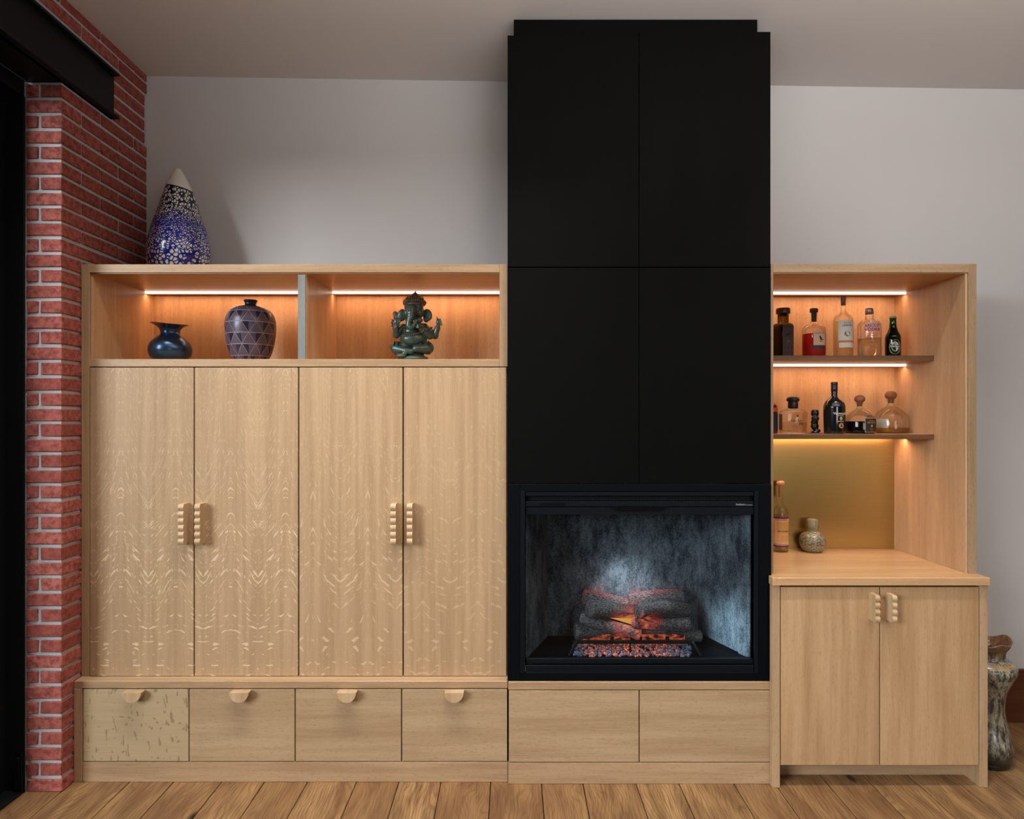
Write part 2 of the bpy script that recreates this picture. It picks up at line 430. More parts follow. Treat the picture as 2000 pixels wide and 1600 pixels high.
# floor planks, running away from the viewer
edges = [-2.62, -2.34, -2.108, -1.836, -1.625, -1.395, -1.189, -.983, -.7475, -.543, -.341, -.102, .1409, .3395, .594, .799, 1.06, 1.257, 1.506, 1.717, 1.94, 2.14, 2.37, 2.59, 2.82, 3.04, 3.28, 3.5, 3.74, 3.96, 4.2, 4.45, 4.7, 4.95, 5.2, 5.45, 5.7, 5.95, 6.2, 6.45, 6.7, 6.95, 7.2, 7.5, 7.8, 8.04]
for i, (a, b) in enumerate(zip(edges, edges[1:])):
    a = max(a, -2.44)
    if b < -2.40: continue
    rnd = random.Random(i)
    cuts = [-6.18, rnd.uniform(-2.5, -.6), rnd.uniform(.4, 2.2), YW - .005]
    for c0, c1 in zip(cuts, cuts[1:]):
        bm = bmesh.new(); bbox(bm, a + .0018, b - .0018, c0 + .001, c1 - .001, -.02, rnd.uniform(-.0008, .0), .0022)
        bm_obj('plank', bm, M['floor'], fl)

# left wall: brick pier, mortar core, lintel
XL = -2.105; YP = 3.192
wl = struct(boxes('wall_left', M['mortar'], None, [
    (-2.40, XL - .007, YP + .007, YW, 0, 3.32),
    (-2.40, XL - .007, 3.601, YW, 3.32, 3.80), (-2.40, XL - .007, 2.0, 3.601, 3.5625, 3.80)], 0))
struct(boxes('wall_left_return', M['wall'], None, [(-2.45, -2.25, -6.2, 2.0, 3.32, 3.8), (-2.45, -2.25, -6.2, -4.0, 0, 3.32)], 0))
def brick_mesh(dx, dy, dz, seed):
    rr = random.Random(seed); bm = bmesh.new()
    bbox(bm, -dx / 2, dx / 2, -dy / 2, dy / 2, -dz / 2, dz / 2, .0035)
    for v in bm.verts:
        v.co += Vector([rr.uniform(-.0012, .0012) for _ in range(3)])
    me = D.meshes.new('brick'); bm.to_mesh(me); bm.free(); me.materials.append(M['brick']); return me
BM = {}
def brick(x0, x1, y0, y1, z0):
    key = (round(x1 - x0, 3), round(y1 - y0, 3), random.randrange(3))
    if key not in BM: BM[key] = brick_mesh(x1 - x0, y1 - y0, .0575, hash(key) & 255)
    o = D.objects.new('brick', BM[key]); COL.objects.link(o); o.parent = wl
    o.location = ((x0 + x1) / 2 + random.uniform(-.001, .0015), (y0 + y1) / 2 + random.uniform(-.001, .001), z0 + .0288 + random.uniform(-.001, .001))
    o.rotation_euler = (random.uniform(-.004, .004), random.uniform(-.006, .006), random.uniform(-.004, .004))
pitch = .0722
for k in range(52):
    z0 = k * pitch + .001
    if z0 > 3.70: break
    low = z0 + .05 < 3.32
    even = k % 2 == 0
    if low:
        if even:
            brick(-2.272, XL, YP, 3.338, z0); ys = [(3.350, 3.652), (3.664, 3.935)]
        else:
            brick(-2.272, -2.219, YP, 3.25, z0); brick(-2.205, XL, YP, 3.493, z0); ys = [(3.505, 3.799), (3.811, 3.935)]
        for a, b in ys:
            if z0 > 2.38 or a < 3.36: brick(XL - .09, XL, a, b, z0)
    else:
        st = 3.350 if even else 3.505
        if z0 < 3.56: st = 3.612
        a = st
        while a < 3.92: brick(XL - .09, XL, a, min(a + .302, 3.935), z0); a += .314
        a = st - .314
        while a > 2.0 and z0 > 3.56: brick(XL - .09, XL, a, a + .302, z0); a -= .314
# steel channel lintel over the glazed opening
struct(boxes('beam', M['steel_black'], None, [
    (-2.27, -2.098, -5.6, 3.60, 3.323, 3.56), (-2.12, -2.068, -5.6, 3.60, 3.323, 3.337), (-2.12, -2.068, -5.6, 3.60, 3.548, 3.562),
    (-2.40, -2.277, -5.6, 3.188, 3.25, 3.325)], .001))
# steel glazed doors in the opening
PANE = glass('door_glass', (.98, .985, .985), (.95, .96, .96), 0, .5)
d1 = struct(boxes('door_1', M['steel_black'], None, [
    (-2.385, -2.2735, 3.180, 3.190, 0, 3.25), (-2.385, -2.36, 3.02, 3.180, .012, 3.25), (-2.385, -2.276, -4.0, 3.180, 0, .012),
    (-2.385, -2.36, 1.10, 1.15, .012, 3.25), (-2.385, -2.36, -.95, -.90, .012, 3.25), (-2.385, -2.36, -3.0, -2.95, .012, 3.25), (-2.385, -2.36, -4.0, -3.94, .012, 3.25)], .001))
for a_, b_ in ((-3.94, -3.0), (-2.95, -.95), (-.90, 1.10), (1.15, 3.02)):
    box('pane', PANE, d1, -2.376, -2.370, a_, b_, .012, 3.25, 0)
bm = bmesh.new(); bbox(bm, -2.305, -2.282, 3.160, 3.180, .03, .17, .002); tube(bm, [(-2.276, 3.168, .02), (-2.276, 3.168, .19)], .005)
bm_obj('hinge', bm, M['fire_metal2'], d1)

# ------------------------------------------------------------------ tall oak cabinet (left)
def pull_mesh(zlen, lobes, depth, thick):
    """upright pull: x 0..thick, door face at y=0, scalloped front towards -y; z 0..zlen"""
    bm = bmesh.new(); pts = [(0, 0), (0, zlen)]
    n = lobes * 10
    front = []
    for i in range(n + 1):
        z = zlen * i / n; ph = (i / 10) % 1
        front.append((-(depth - .008) - .008 * math.sin(PI * ph) ** .8 if 0 < ph < 1 else -(depth - .008), z))
    pts = [(0, 0)] + front + [(0, zlen)]
    prism(bm, pts, lambda p, q, t: (t, p, q), 0, thick)
    me = D.meshes.new('handle'); bm.to_mesh(me); bm.free(); me.materials.append(M['oak_handle']); return me
PULL = pull_mesh(.197, 6, .058, .0262)
PULL2 = pull_mesh(.128, 4, .064, .022)

xl, xr = XL + .002, X(991.5, sA)
ztop, zt2 = Z(516.3, sA), Z(532.5, sA)
zr1, zr2 = Z(701.5, sA), Z(716.3, sA)
zd0, zd1 = Z(1321.5, sA), Z(718, sA)
tc = thing('tall_cabinet', 'tall pale oak cabinet with four flecked doors under two lit niches', 'cabinet', (xl, YA, zd0))
xi0, xi1 = X(174.5, sA), X(975.5, sA)
box('side_panel', M['oak_z'], tc, xl, xi0, YA, YW - .004, zd0, ztop)
box('side_panel', M['oak_z'], tc, xi1, xr, YA, YW - .004, zr2, ztop)
box('side_panel', M['oak_z'], tc, xi1, xr, YA + .024, YW - .004, zd0, zr2)
box('top_panel', M['oak_x'], tc, xi0, xi1, YA, YW - .004, zt2, ztop)
box('niche_floor', M['oak_x'], tc, xi0, xi1, YA, YW - .004, zr2, zr1)
box('back_panel', M['oak_zin'], tc, xi0, xi1, YN, YW - .006, zr1, zt2, 0)
box('inner_panel', M['oak_zin'], tc, xi0, xi0 + .010, YA + .012, YN, zr1, zt2, .001)
box('ceiling_panel', M['oak_xin'], tc, xi0 + .01, xi1, YA + .006, YN - .001, zt2 - .004, zt2, 0)
xd0, xd1 = X(581, sA), X(596, sA)
dv = box('divider', M['oak_zin'], tc, xd0, xd1 + .004, YA + .014, YN, zr1, zt2 - .004, 0)
de = box('edge_band', M['grey_edge'], dv, xd0, xd1, YA + .006, YA + .0145, zr1, Z(537, sA), .001); de['label'] = 'weathered grey front edge of the divider'
box('gap_backing', M['dark'], tc, xi0, xi1, YA + .03, YA + .04, zd0, zr2, 0)  # black sheet close behind the doors, standing in for shade in the gaps
def led(parent, x0, x1, y, z, power=1.7):
    a = area('shelf_light', ((x0 + x1) / 2, y + .012, z - .0135), ((x0 + x1) / 2, y + .032, z - .10), x1 - x0 - .01, .008, power * (x1 - x0), (1.0, .54, .31))
    c = box('led_strip', M['led'], parent, x0, x1, y, y + .010, z - .011, z, 0); c['label'] = 'warm glowing light strip'
    box('led_channel', M['oak_xin'], parent, x0, x1, y + .0125, y + .04, z - .012, z, .0005)
YL = F / 349.5
led(tc, xi0 + .012, xd0 - .001, YL, zt2 - .004); led(tc, xd1 + .006, xi1 - .001, YL, zt2 - .004)
dx = [(176, 378), (380.5, 582), (584.5, 786), (788.5, 989)]
for i, (a, b) in enumerate(dx):
    d = box('door', M['door'], tc, X(a, sA), X(b, sA), YA, YA + .022, zd0 + .002, zd1, .0012)
    d['fleck'] = (1.0, 1.0, .62, .36)[i]; d['tilt'] = (1.0, 1.0, -.75, -.4)[i]
    hx = (-1.604, -1.525, -.584, -.505)[i]
    h = link('handle', PULL, None, d); h.location = Vector((hx, YA - .0002, 1.137)) - wloc(d)

# ------------------------------------------------------------------ drawer base (left)
zb1, zb2 = Z(1330.5, sB), Z(1345.2, sB)
bc = thing('drawer_cabinet', 'long low oak drawer unit under the four tall doors', 'cabinet', (XL + .002, YB, 0))
xq = X(991.8, sB)
box('top_slab', M['oak_x'], bc, XL + .002, xq, YB, YA + .03, zb2, zb1, .003)
box('side_panel', M['oak_z'], bc, XL + .002, X(160.3, sB), YB, YW - .01, 0, zb2)
box('toe_board', M['oak_x'], bc, X(160.8, sB), xq, YB + .001, YB + .02, .0, Z(1489, sB))
box('gap_backing', M['dark'], bc, X(161, sB), xq, YB + .024, YB + .03, 0, zb2, 0)  # black sheet behind the drawers, shade of their gaps put in as colour
def half_round():
    bm = bmesh.new(); R = .0455; n = 20
    pts = [(R * math.cos(PI + PI * i / n), R * math.sin(PI + PI * i / n)) for i in range(n + 1)]
    pts = [(p, q * 1.02) for p, q in pts]
    prism(bm, pts, lambda p, q, t: (p, t, q), 0, -.040)
    me = D.meshes.new('handle'); bm.to_mesh(me); bm.free(); me.materials.append(M['oak_handle']); return me
HR = half_round()
for i, (a, b) in enumerate([(162.3, 368), (370, 575.3), (577.3, 783.3), (785.3, 990.6)]):
    d = box('drawer', M['drawer_rays'] if i == 0 else M['oak_drawer'], bc, X(a, sB), X(b, sB), YB + .0005, YB + .022, Z(1487.3, sB), Z(1346.8, sB), .0012)
    if i == 0: d['label'] = 'drawer front with dark brown ray marks'
    h = link('handle', HR, None, d); h.location = Vector((X((a + b) / 2, sB), YB + .0003, Z(1347.6, sB))) - wloc(d)

# ------------------------------------------------------------------ drawer base below the fireplace
fc = thing('hearth_cabinet', 'low oak unit with two plain handleless drawers below the fireplace', 'cabinet', (X(992.5, sC), YC, 0))
fx0, fx1 = X(992.6, sC), X(1507.3, sC)
zc1 = Z(1332, sC)
box('top_slab', M['oak_x'], fc, fx0, fx1, YC, YW - .01, Z(1347.7, sC), zc1, .002)
box('toe_board', M['oak_x'], fc, fx0, fx1, YC + .001, YC + .02, 0, Z(1490.5, sC))
box('gap_backing', M['dark'], fc, fx0, fx1, YC + .024, YC + .03, 0, Z(1348, sC), 0)  # black sheet in place of the shade between these drawers
for a, b in ((993.8, 1247.6), (1249.6, 1505.8)):
    box('drawer', M['oak_drawer'], fc, X(a, sC), X(b, sC), YC + .0005, YC + .022, Z(1488.8, sC), Z(1349.2, sC), .0012)

# ------------------------------------------------------------------ chimney breast
sH = 406.5; YH = F / sH
cb = thing('chimney_breast', 'tall black panelled chimney breast above the fireplace', 'chimney', (X(1248, sH), YH, Z(945, sH)))
cx0, cx1, cxm = X(991.3, sH), X(1505.0, sH), X(1248.2, sH)
zc = Z(944.5, sH)
box('core', M['dark'], cb, cx0 + .004, cx1 - .004, YH + .02, YW - .005, zc, Z(75, sH), 0)
def bpanel(a, b, z0, z1):
    box('panel', M['black_wood'], cb, a, b, YH, YH + .02, z0, z1, .0012)
bpanel(cx0, cxm - .0012, Z(521.2, sH), Z(69, sH)); bpanel(cxm + .0012, cx1, Z(521.2, sH), Z(62, sH))
bpanel(cx0, cxm - .0012, zc + .001, Z(523, sH)); bpanel(cxm + .0012, cx1, zc + .001, Z(523, sH))
box('side_board', M['black_wood'], cb, cx0, cx0 + .004, YH + .02, YW - .005, zc, Z(69, sH), 0)
box('side_board', M['black_wood'], cb, cx1 - .004, cx1, YH + .02, YW - .005, zc, Z(62, sH), 0)
box('cap', M['black_wood'], cb, X(1003.5, sH), X(1481, sH), YH + .012, YW - .005, Z(80, sH), ceil_z(1.18) - .001, .001)

# ------------------------------------------------------------------ fireplace insert
fp = thing('fireplace', 'black electric fireplace with glowing logs set into the chimney breast', 'fireplace', (X(1248, sH), YH, zc1 + .001))
sf = 408.0; YS = F / sf
zbot = VY + (H - zc1 - .0006) * sf
def fr(name, mat, px0, px1, py0, py1, y0, y1, bev=.001, parent=None, s=sf):
    return box(name, mat, parent or fp, X(px0, s), X(px1, s), y0, y1, Z(py1, s), Z(py0, s), bev)
# surround: four flat black boards
fr('surround', M['fire_metal'], 991.5, 1016, 946, zbot, YS, YS + .02)
fr('surround', M['fire_metal'], 1480.5, 1506.6, 946, zbot, YS, YS + .02)
fr('surround', M['fire_metal'], 1016, 1480.5, 946, 960, YS, YS + .02)
fr('surround', M['fire_metal'], 1016, 1480.5, 1314, zbot, YS, YS + .02)
fr('side_trim', M['fire_metal2'], 1016.2, 1025.5, 960, 1314.5, YS - .006, YS + .01)
fr('side_trim', M['fire_metal2'], 1473, 1480.3, 960, 1314.5, YS - .006, YS + .01)
fr('top_rail', M['fire_metal2'], 1026.5, 1472, 960.8, 969, YS + .002, YS + .02)
vb = fr('vent', M['dark'], 1026.5, 1472, 968, 981, YS + .02, YS + .03, 0)
bm = bmesh.new()
nx = 150
for i in range(nx):
    x = X(1030 + (1468 - 1030) * i / nx, sf)
    for j in range(3):
        zz = Z(972 + j * 2.6, sf); w_ = .0011
        vs = [bm.verts.new((x + dx_ + (j % 2) * .0013, YS + .0185, zz + dz_)) for dx_, dz_ in ((-w_, 0), (0, -.0024), (w_, 0), (0, .0024))]
        bm.faces.new(vs)
vm = bm_obj('mesh_grille', bm, plain('vent_mesh_grey', (62, 66, 70), .5), vb); vm['kind'] = 'stuff'
cp = fr('control_panel', M['fire_metal2'], 1026.5, 1472, 980, 989.2, YS + .002, YS + .02)
def flat_text(name, body, size, px, py, s, y, mat, parent, bold=0, sx=1.0):
    me = text_mesh(body, size, bold); me.materials.clear(); me.materials.append(mat)
    o = D.objects.new(name, me); COL.objects.link(o); o.parent = parent
    o.location = Vector((X(px, s), y, Z(py, s))) - wloc(parent); o.rotation_euler = (PI / 2, 0, 0); o.scale = (sx, 1, 1)
    return o
M['logo'] = plain('pale_blue_print', (128, 146, 158), .5)
flat_text('lettering', 'Revillusion', .0125, 1446.3, 985.6, sf, YS + .0012, M['logo'], cp, .02, .80)
flat_text('lettering', 'by Dimplex', .0095, 1463, 986.4, sf, YS + .0012, M['logo'], cp, 0, .78)
fr('switch_plate', M['fire_metal'], 1056, 1104, 982, 987.6, YS + .0008, YS + .003, 0, cp)
fr('door_rail', M['fire_metal2'], 1027.5, 1472, 990.8, 1005.5, YS + .004, YS + .022)
bm = bmesh.new(); prism(bm, [(X(1187, sf), Z(990, sf)), (X(1311, sf), Z(990, sf)), (X(1293, sf), Z(999.5, sf)), (X(1205, sf), Z(999.5, sf))],
      lambda p, q, t: (p, t, q), YS + .0025, YS + .006)
bm_obj('pull_recess', bm, M['dark'], fp)
fr('lower_rail', M['fire_metal2'], 1028, 1471, 1287.5, 1297, YS + .004, YS + .03)
fr('lower_rail', M['fire_metal2'], 1027, 1472, 1300, 1314.3, YS + .001, YS + .02)
fr('gap_shadow', M['dark'], 1040, 1466, 1296, 1301, YS + .018, YS + .03, 0)
# firebox: splayed side walls, back, hearth floor
zf = .588
Yb = F / 366.0
XB0, XB1 = X(1069, 366), X(1363.3, 366)
XF0, XF1 = X(1027, sf), X(1472, sf)
zt = Z(1004, sf)
def cement():
    t = NT('smoked_cement_board')
    p = t.pos(); x, y, z = t.xyz(p)
    n = t.noise(t.mul(p, (9, 9, 5)), 1, 5, .62)
    n2 = t.noise(t.mul(p, (150, 150, 110)), 1, 3, .7)
    n3 = t.noise(t.mul(p, (30, 30, 10)), 1, 4, .7)
    k = t.m_('ADD', t.m_('MULTIPLY', n, .6), t.m_('MULTIPLY', n3, .5))
    k = t.m_('ADD', k, t.m_('MULTIPLY', t.m_('SUBTRACT', n2, .5), .6))
    c = t.mix(t.ss(k, .36, .80), lin((44, 50, 55)), lin((128, 138, 142)))
    return t.pbr(c, .85, 0, t.bump(n2, .3, .002), .2)
M['cement'] = cement()
def quad(name, mat, pts, parent, th=.006):
    bm = bmesh.new(); pts = [Vector(p) for p in pts]
    nrm = (pts[1] - pts[0]).cross(pts[2] - pts[0]).normalized() * th
    a = [bm.verts.new(p) for p in pts]; b = [bm.verts.new(p + nrm) for p in pts]
    bm.faces.new(a); bm.faces.new(b[::-1])
    for i in range(4): bm.faces.new((a[i], b[i], b[(i + 1) % 4], a[(i + 1) % 4]))
    bmesh.ops.recalc_face_normals(bm, faces=bm.faces)
    return bm_obj(name, bm, mat, parent)
y0 = YS + .03
quad('firebox_back', M['cement'], [(XB0, Yb, zf), (XB0, Yb, zt + .1), (XB1, Yb, zt + .1), (XB1, Yb, zf)], fp, -.006)
quad('firebox_side', M['cement'], [(XF1 - .003, y0, zf), (XF1 - .003, y0, zt + .1), (XB1, Yb, zt + .1), (XB1, Yb, zf)], fp)
quad('firebox_side', M['cement'], [(XF0, y0, zf), (XB0, Yb, zf), (XB0, Yb, zt + .1), (XF0, y0, zt + .1)], fp)
box('firebox_roof', M['dark'], fp, XF0, XF1, y0, Yb, zt + .1, zt + .106, 0)
box('hearth_floor', M['fire_metal'], fp, XF0 - .01, XF1 + .01, YS + .022, Yb, zf - .02, zf, 0)
# raised rims of the tray
quad('hearth_ramp', M['fire_metal'], [(XB1 + .005, Yb - .01, zf + .02), (XF1 - .03, y0 + .09, zf + .012), (XF1 - .05, y0 + .05, zf), (XB1 - .1, Yb - .02, zf)], fp, .004)
fr('glass_pane', M['pane'], 1026.5, 1472, 1004, 1290, YS + .022, YS + .026, 0)
# logs
def log_mat():
    t = NT('moulded_ember_log')
    o = t.pos(); x, y, z = t.xyz(o)
    n = t.noise(t.mul(o, (90, 160, 230)), 1, 3, .6)
    n2 = t.noise(t.mul(o, (18, 30, 30)), 1, 3, .6, .5)
    c = t.mix(t.ss(n, .35, .7), lin((54, 52, 52)), lin((136, 132, 128)))
    hx = t.m_('DIVIDE', t.m_('SUBTRACT', x, .615), .135)
    hz = t.m_('DIVIDE', t.m_('SUBTRACT', z, .725), .085)
    d = t.m_('SQRT', t.m_('ADD', t.m_('MULTIPLY', hx, hx), t.m_('MULTIPLY', hz, hz)))
    heat = t.ss(d, 1.25, .25)
    e = t.m_('MULTIPLY', heat, t.ss(n2, .34, .62))
    rear = t.m_('MULTIPLY', t.ss(y, 3.52, 3.56), t.ss(z, .755, .84))
    rear = t.m_('MULTIPLY', rear, t.ss(t.m_('ABSOLUTE', t.m_('SUBTRACT', x, .60)), .33, .1))
    e = t.m_('MAXIMUM', e, t.m_('MULTIPLY', rear, .42))
    ec = t.mix(t.ss(e, .2, 1.0), (1.0, .06, .025), (1.0, .24, .06))
    return t.pbr(c, .85, 0, t.bump(n, .9, .006), .2, ec, t.m_('MULTIPLY', e, .62))
M['log'] = log_mat()
M['log_end'] = log_mat()
def log(px0, py0, r0, px1, py1, r1, s0, s1=None, bend=0, seed=0, bump_at=None):
    s1 = s1 or s0
    a, b = P(px0, py0, s0), P(px1, py1, s1)
    n, m = 30, 22
    bm = bmesh.new(); rows = []
    ax = (b - a); L = ax.length; q = ax.to_track_quat('Z', 'Y')
    for i in range(-1, n + 2):
        t = min(max(i / n, 0), 1)
        c = a + ax * t + Vector((0, 0, bend * math.sin(PI * t)))
        r = (r0 + (r1 - r0) * t) / s0
        if i == -1 or i == n + 1: r *= .8; c += ax.normalized() * (-.004 if i < 0 else .004)
        if bump_at and abs(t - bump_at[0]) < .16: r *= 1 + bump_at[1] * math.cos((t - bump_at[0]) / .16 * PI / 2)
        row = []
        for j in range(m):
            an = 2 * PI * j / m
            p = Vector((math.cos(an), math.sin(an), 0))
            k = 1 + .10 * mnoise.noise(Vector((math.cos(an) * 1.3, math.sin(an) * 1.3, t * L * 9 + seed * 7))) + .05 * mnoise.noise(Vector((math.cos(an) * 5, math.sin(an) * 5, t * L * 30 + seed)))
            row.append(bm.verts.new(c + q @ (p * r * k)))
        rows.append(row)
    for u, v in zip(rows, rows[1:]):
        for j in range(m): bm.faces.new((u[j], u[(j + 1) % m], v[(j + 1) % m], v[j]))
    bm.faces.new(rows[0][::-1]); bm.faces.new(rows[-1])
    return bm_obj('log', bm, M['log'], fp, True)
log(1140, 1167, 18, 1227, 1184, 14, 374, seed=1)
log(1229, 1175, 14, 1333, 1166, 18, 374, seed=2, bend=.006)
log(1152, 1188, 17.5, 1239, 1196, 12, 396, 384, seed=3)
log(1247, 1194, 13.5, 1341, 1190, 15, 402, 380, seed=4, bend=.010, bump_at=(.55, .14))
log(1124, 1233, 16, 1215, 1229, 10, 382, 378, seed=5)
log(1136, 1206, 13, 1250, 1239, 10.5, 386, 397, seed=6, bend=-.004)
log(1238, 1216, 10.5, 1341, 1220, 15, 396, 384, seed=7)
log(1262, 1238, 6, 1368, 1243, 11, 380, 378, seed=8)
# glowing sheet added for the yellow-lit surface between the logs
bm = bmesh.new()
prism(bm, [(X(1186, 380), Z(1205, 380)), (X(1236, 380), Z(1207, 380)), (X(1234, 380), Z(1220, 380)), (X(1214, 380), Z(1214, 380))], lambda p, q, t: (p, t, q), F / 380, F / 380 + .01)
fo = bm_obj('lit_patch', bm, emit('yellow_lit_glow', (.85, .42, .08), .9), fp); fo['label'] = 'glowing sheet for the yellow-lit surface between the logs'
# grate
bm = bmesh.new(); sg = 397
yg = F / sg
bbox(bm, X(1119, sg), X(1358, sg), yg, yg + .012, Z(1258, sg), Z(1251.5, sg), .001)
for px in (1192, 1231, 1247, 1300):
    bbox(bm, X(px, sg), X(px + 7, sg), yg - .004, yg + .008, Z(1256, sg), Z(1243.5, sg), .001)
bbox(bm, X(1229.5, sg), X(1232.5, sg), yg, yg + .01, zf, Z(1254, sg), 0)
tube(bm, [P(1127, 1253, sg), P(1112, 1281, 400)], .008, 8); tube(bm, [P(1352, 1253, sg), P(1369, 1282, 400)], .008, 8)
for px in (1150, 1195, 1240, 1290, 1335):
    tube(bm, [P(px, 1253, sg) + Vector((0, .01, 0)), P(px, 1250, 378)], .006, 6)
bm_obj('grate', bm, M['steel_black'], fp)
# glowing strip under the grate and the bed of coals
def ember_mat():
    t = NT('glowing_coals')
    n = t.noise(t.mul(t.pos(), (45, 45, 45)), 1, 2, .6)
    n2 = t.noise(t.mul(t.pos(), (220, 220, 220)), 1, 2, .6)
    x, y, z = t.xyz(t.pos())
    ed = t.ss(t.m_('ABSOLUTE', t.m_('SUBTRACT', x, .585)), .28, .17)
    h = t.m_('MULTIPLY', t.ss(t.m_('MULTIPLY', t.m_('ADD', n, n2), .5), .50, .62), ed)
    h = t.m_('MULTIPLY', h, t.ss(z, zf + .026, zf + .008))
    c = t.mix(n2, lin((18, 20, 24)), lin((120, 138, 158)))
    return t.pbr(c, .35, 0, None, .6, (1.0, .17, .04), t.m_('MULTIPLY', h, 1.5))
M['ember'] = ember_mat()
bm = bmesh.new(); rr = random.Random(3)
for i in range(520):
    s = rr.uniform(384, 403); px = rr.uniform(1118, 1348)
    c = Vector((X(px, s), F / s, zf + rr.uniform(0, .014)))
    r = rr.uniform(.005, .012)
    ret = bmesh.ops.create_icosphere(bm, subdivisions=1, radius=r)
    rot = Matrix.Rotation(rr.uniform(0, 6), 3, 'X') @ Matrix.Rotation(rr.uniform(0, 6), 3, 'Z')
    for v in ret['verts']:
        v.co = rot @ Vector((v.co.x * 1.2, v.co.y * .8, v.co.z * .7)) * rr.uniform(.85, 1.15) + c
eb = bm_obj('ember_bed', bm, M['ember'], fp); eb['kind'] = 'stuff'; eb['label'] = 'bed of glowing orange and grey coals'
def strip_mat():
    t = NT('ember_screen'); n = t.noise(t.mul(t.pos(), (25, 25, 60)), 1, 3, .6)
    return t.pbr((.03, .02, .02), .6, 0, None, .2, (1.0, .16, .045), t.m_('MULTIPLY', t.ss(n, .35, .7), .75))
box('ember_screen', strip_mat(), fp, X(1135, 383), X(1338, 383), F / 383, F / 383 + .006, zf + .001, Z(1240, 383), 0)['label'] = 'orange lit strip behind the grate'
# insert backlight and red glow, plus added side and top fills for daylight
def spot(name, loc, target, power, color, ang, blend, size):
    l = D.lights.new(name, 'SPOT'); l.energy = power; l.color = color; l.spot_size = math.radians(ang); l.spot_blend = blend; l.shadow_soft_size = size
    o = D.objects.new(name, l); COL.objects.link(o); o.location = loc
    o.rotation_euler = (Vector(target) - Vector(loc)).to_track_quat('-Z', 'Y').to_euler(); return o
def point(name, loc, power, color, size):
    l = D.lights.new(name, 'POINT'); l.energy = power; l.color = color; l.shadow_soft_size = size
    o = D.objects.new(name, l); COL.objects.link(o); o.location = loc; return o
spot('insert_lamp_back', (.60, 3.42, zf + .40), (.61, Yb, zf + .26), 4.2, (.84, .93, 1.0), 88, 1.0, .04)
spot('insert_fill_side', (.86, 3.312, zf + .09), (1.16, 3.40, zf + .10), 5.5, (.62, .86, 1.0), 96, 1.0, .015)  # added fill in place of window light on the right firebox wall
spot('insert_fill_top', (.62, 3.31, zt - .04), (.62, 3.50, zf + .08), 5.5, (.80, .90, 1.0), 66, .8, .02)  # added fill in place of room daylight falling on the logs
point('insert_glow_left', (.46, 3.605, zf + .235), .07, (1.0, .16, .08), .02)
point('insert_glow_right', (.66, 3.605, zf + .23), .11, (1.0, .16, .08), .02)

# ------------------------------------------------------------------ bar: lower cabinet, counter, hutch
bl = thing('bar_cabinet', 'oak bar cabinet with two upright-grain doors on panel legs', 'cabinet', (X(1508, sD), YD, 0))
bx0, bx1 = X(1508, sD), X(1929.5, sD)
zct, zcb = Z(1128.6, sE), Z(1144.3, sE)
box('side_panel', M['oak_z'], bl, bx0, X(1523.5, sD), YD, 3.2585, 0, zcb, .001)
box('inner_side', M['oak_z'], bl, 1.2435, X(1523.5, sD), 3.2585, YW - .01, 0, zcb, 0)
box('side_panel', M['oak_z'], bl, X(1913.8, sD), bx1, YD, YW - .01, 0, zcb, .001)
zdb = Z(1494.8, sD)
box('bottom_panel', M['oak_x'], bl, X(1523.5, sD), X(1913.8, sD), YD + .03, YW - .02, zdb - .001, zdb + .018, 0)
ytk = F / 398.6
box('toe_board', M['oak_x'], bl, X(1523.5, sD), X(1913.8, sD), ytk, ytk + .02, 0, zdb, 0)
box('gap_backing', M['dark'], bl, X(1523.5, sD), X(1913.8, sD), YD + .026, YD + .03, zdb + .018, zcb, 0)  # black sheet behind the bar doors, in place of shade at the gaps
M['door_bar'] = wood('bar_door_oak', (196, 160, 119), (166, 129, 90), 'z', .2, True, .42, 1.1)
for i, (a, b) in enumerate(((1525.3, 1717.6), (1719.5, 1912))):
    d = box('door', M['door_bar'], bl, X(a, sD), X(b, sD), YD + .0005, YD + .022, zdb, Z(1147, sD), .0012)
    h = link('handle', PULL2, None, d); h.location = Vector((1.6864 if i == 0 else 1.7655, YD + .0003, .796)) - wloc(d)
ct = thing('countertop', 'thick oak bar counter overhanging the two-door bar cabinet', 'countertop', (bx0, YE, zcb))
box('slab', M['oak_y'], ct, 1.2435, X(1934.3, sE), YE, YW - .006, zcb, zct, .0025)
box('front_return', M['oak_y'], ct, X(1509, sE), 1.2436, YE + .0003, 3.2585, zcb, zct, .001)

M['oak_fz'] = wood('oak_frame_upright', (168, 140, 108), (138, 110, 80), 'z', .35, True)
M['oak_fx'] = wood('oak_frame_across', (168, 140, 108), (138, 110, 80), 'x', .35, True)
hu = thing('bar_hutch', 'open oak bar hutch with lit shelves and brass backsplash', 'shelving', (X(1506, sF), YF, zct))
hx0, hx1 = X(1505.3, sF), X(1907.5, sF)
hz1, hz2 = Z(515.3, sF), Z(532.2, sF)
XS = 2.192
box('side_panel', M['oak_fz'], hu, hx0, hx0 + .013, YF, YW - .006, zct, hz1, .001)
box('side_panel', M['oak_fz'], hu, X(1891.5, sF), hx1, YF, YW - .006, zct, hz1, .001)
box('top_panel', M['oak_fx'], hu, hx0 + .013, X(1891.5, sF), YF, YW - .006, hz2, hz1, .001)
M['oak_side'] = wood('oak_lining', (196, 161, 123), (168, 133, 97), 'z', .2, True, .42)
box('inner_panel', M['oak_side'], hu, XS, X(1891.5, sF) - .0005, YF + .006, YN, zct, hz2, .001)
box('ceiling_panel', M['oak_xin'], hu, hx0 + .013, XS, YF + .005, YN, hz2 - .004, hz2, 0)
box('back_panel', M['oak_zin'], hu, hx0 + .013, X(1891.5, sF), YN, YW - .008, 1.66, hz2, 0)
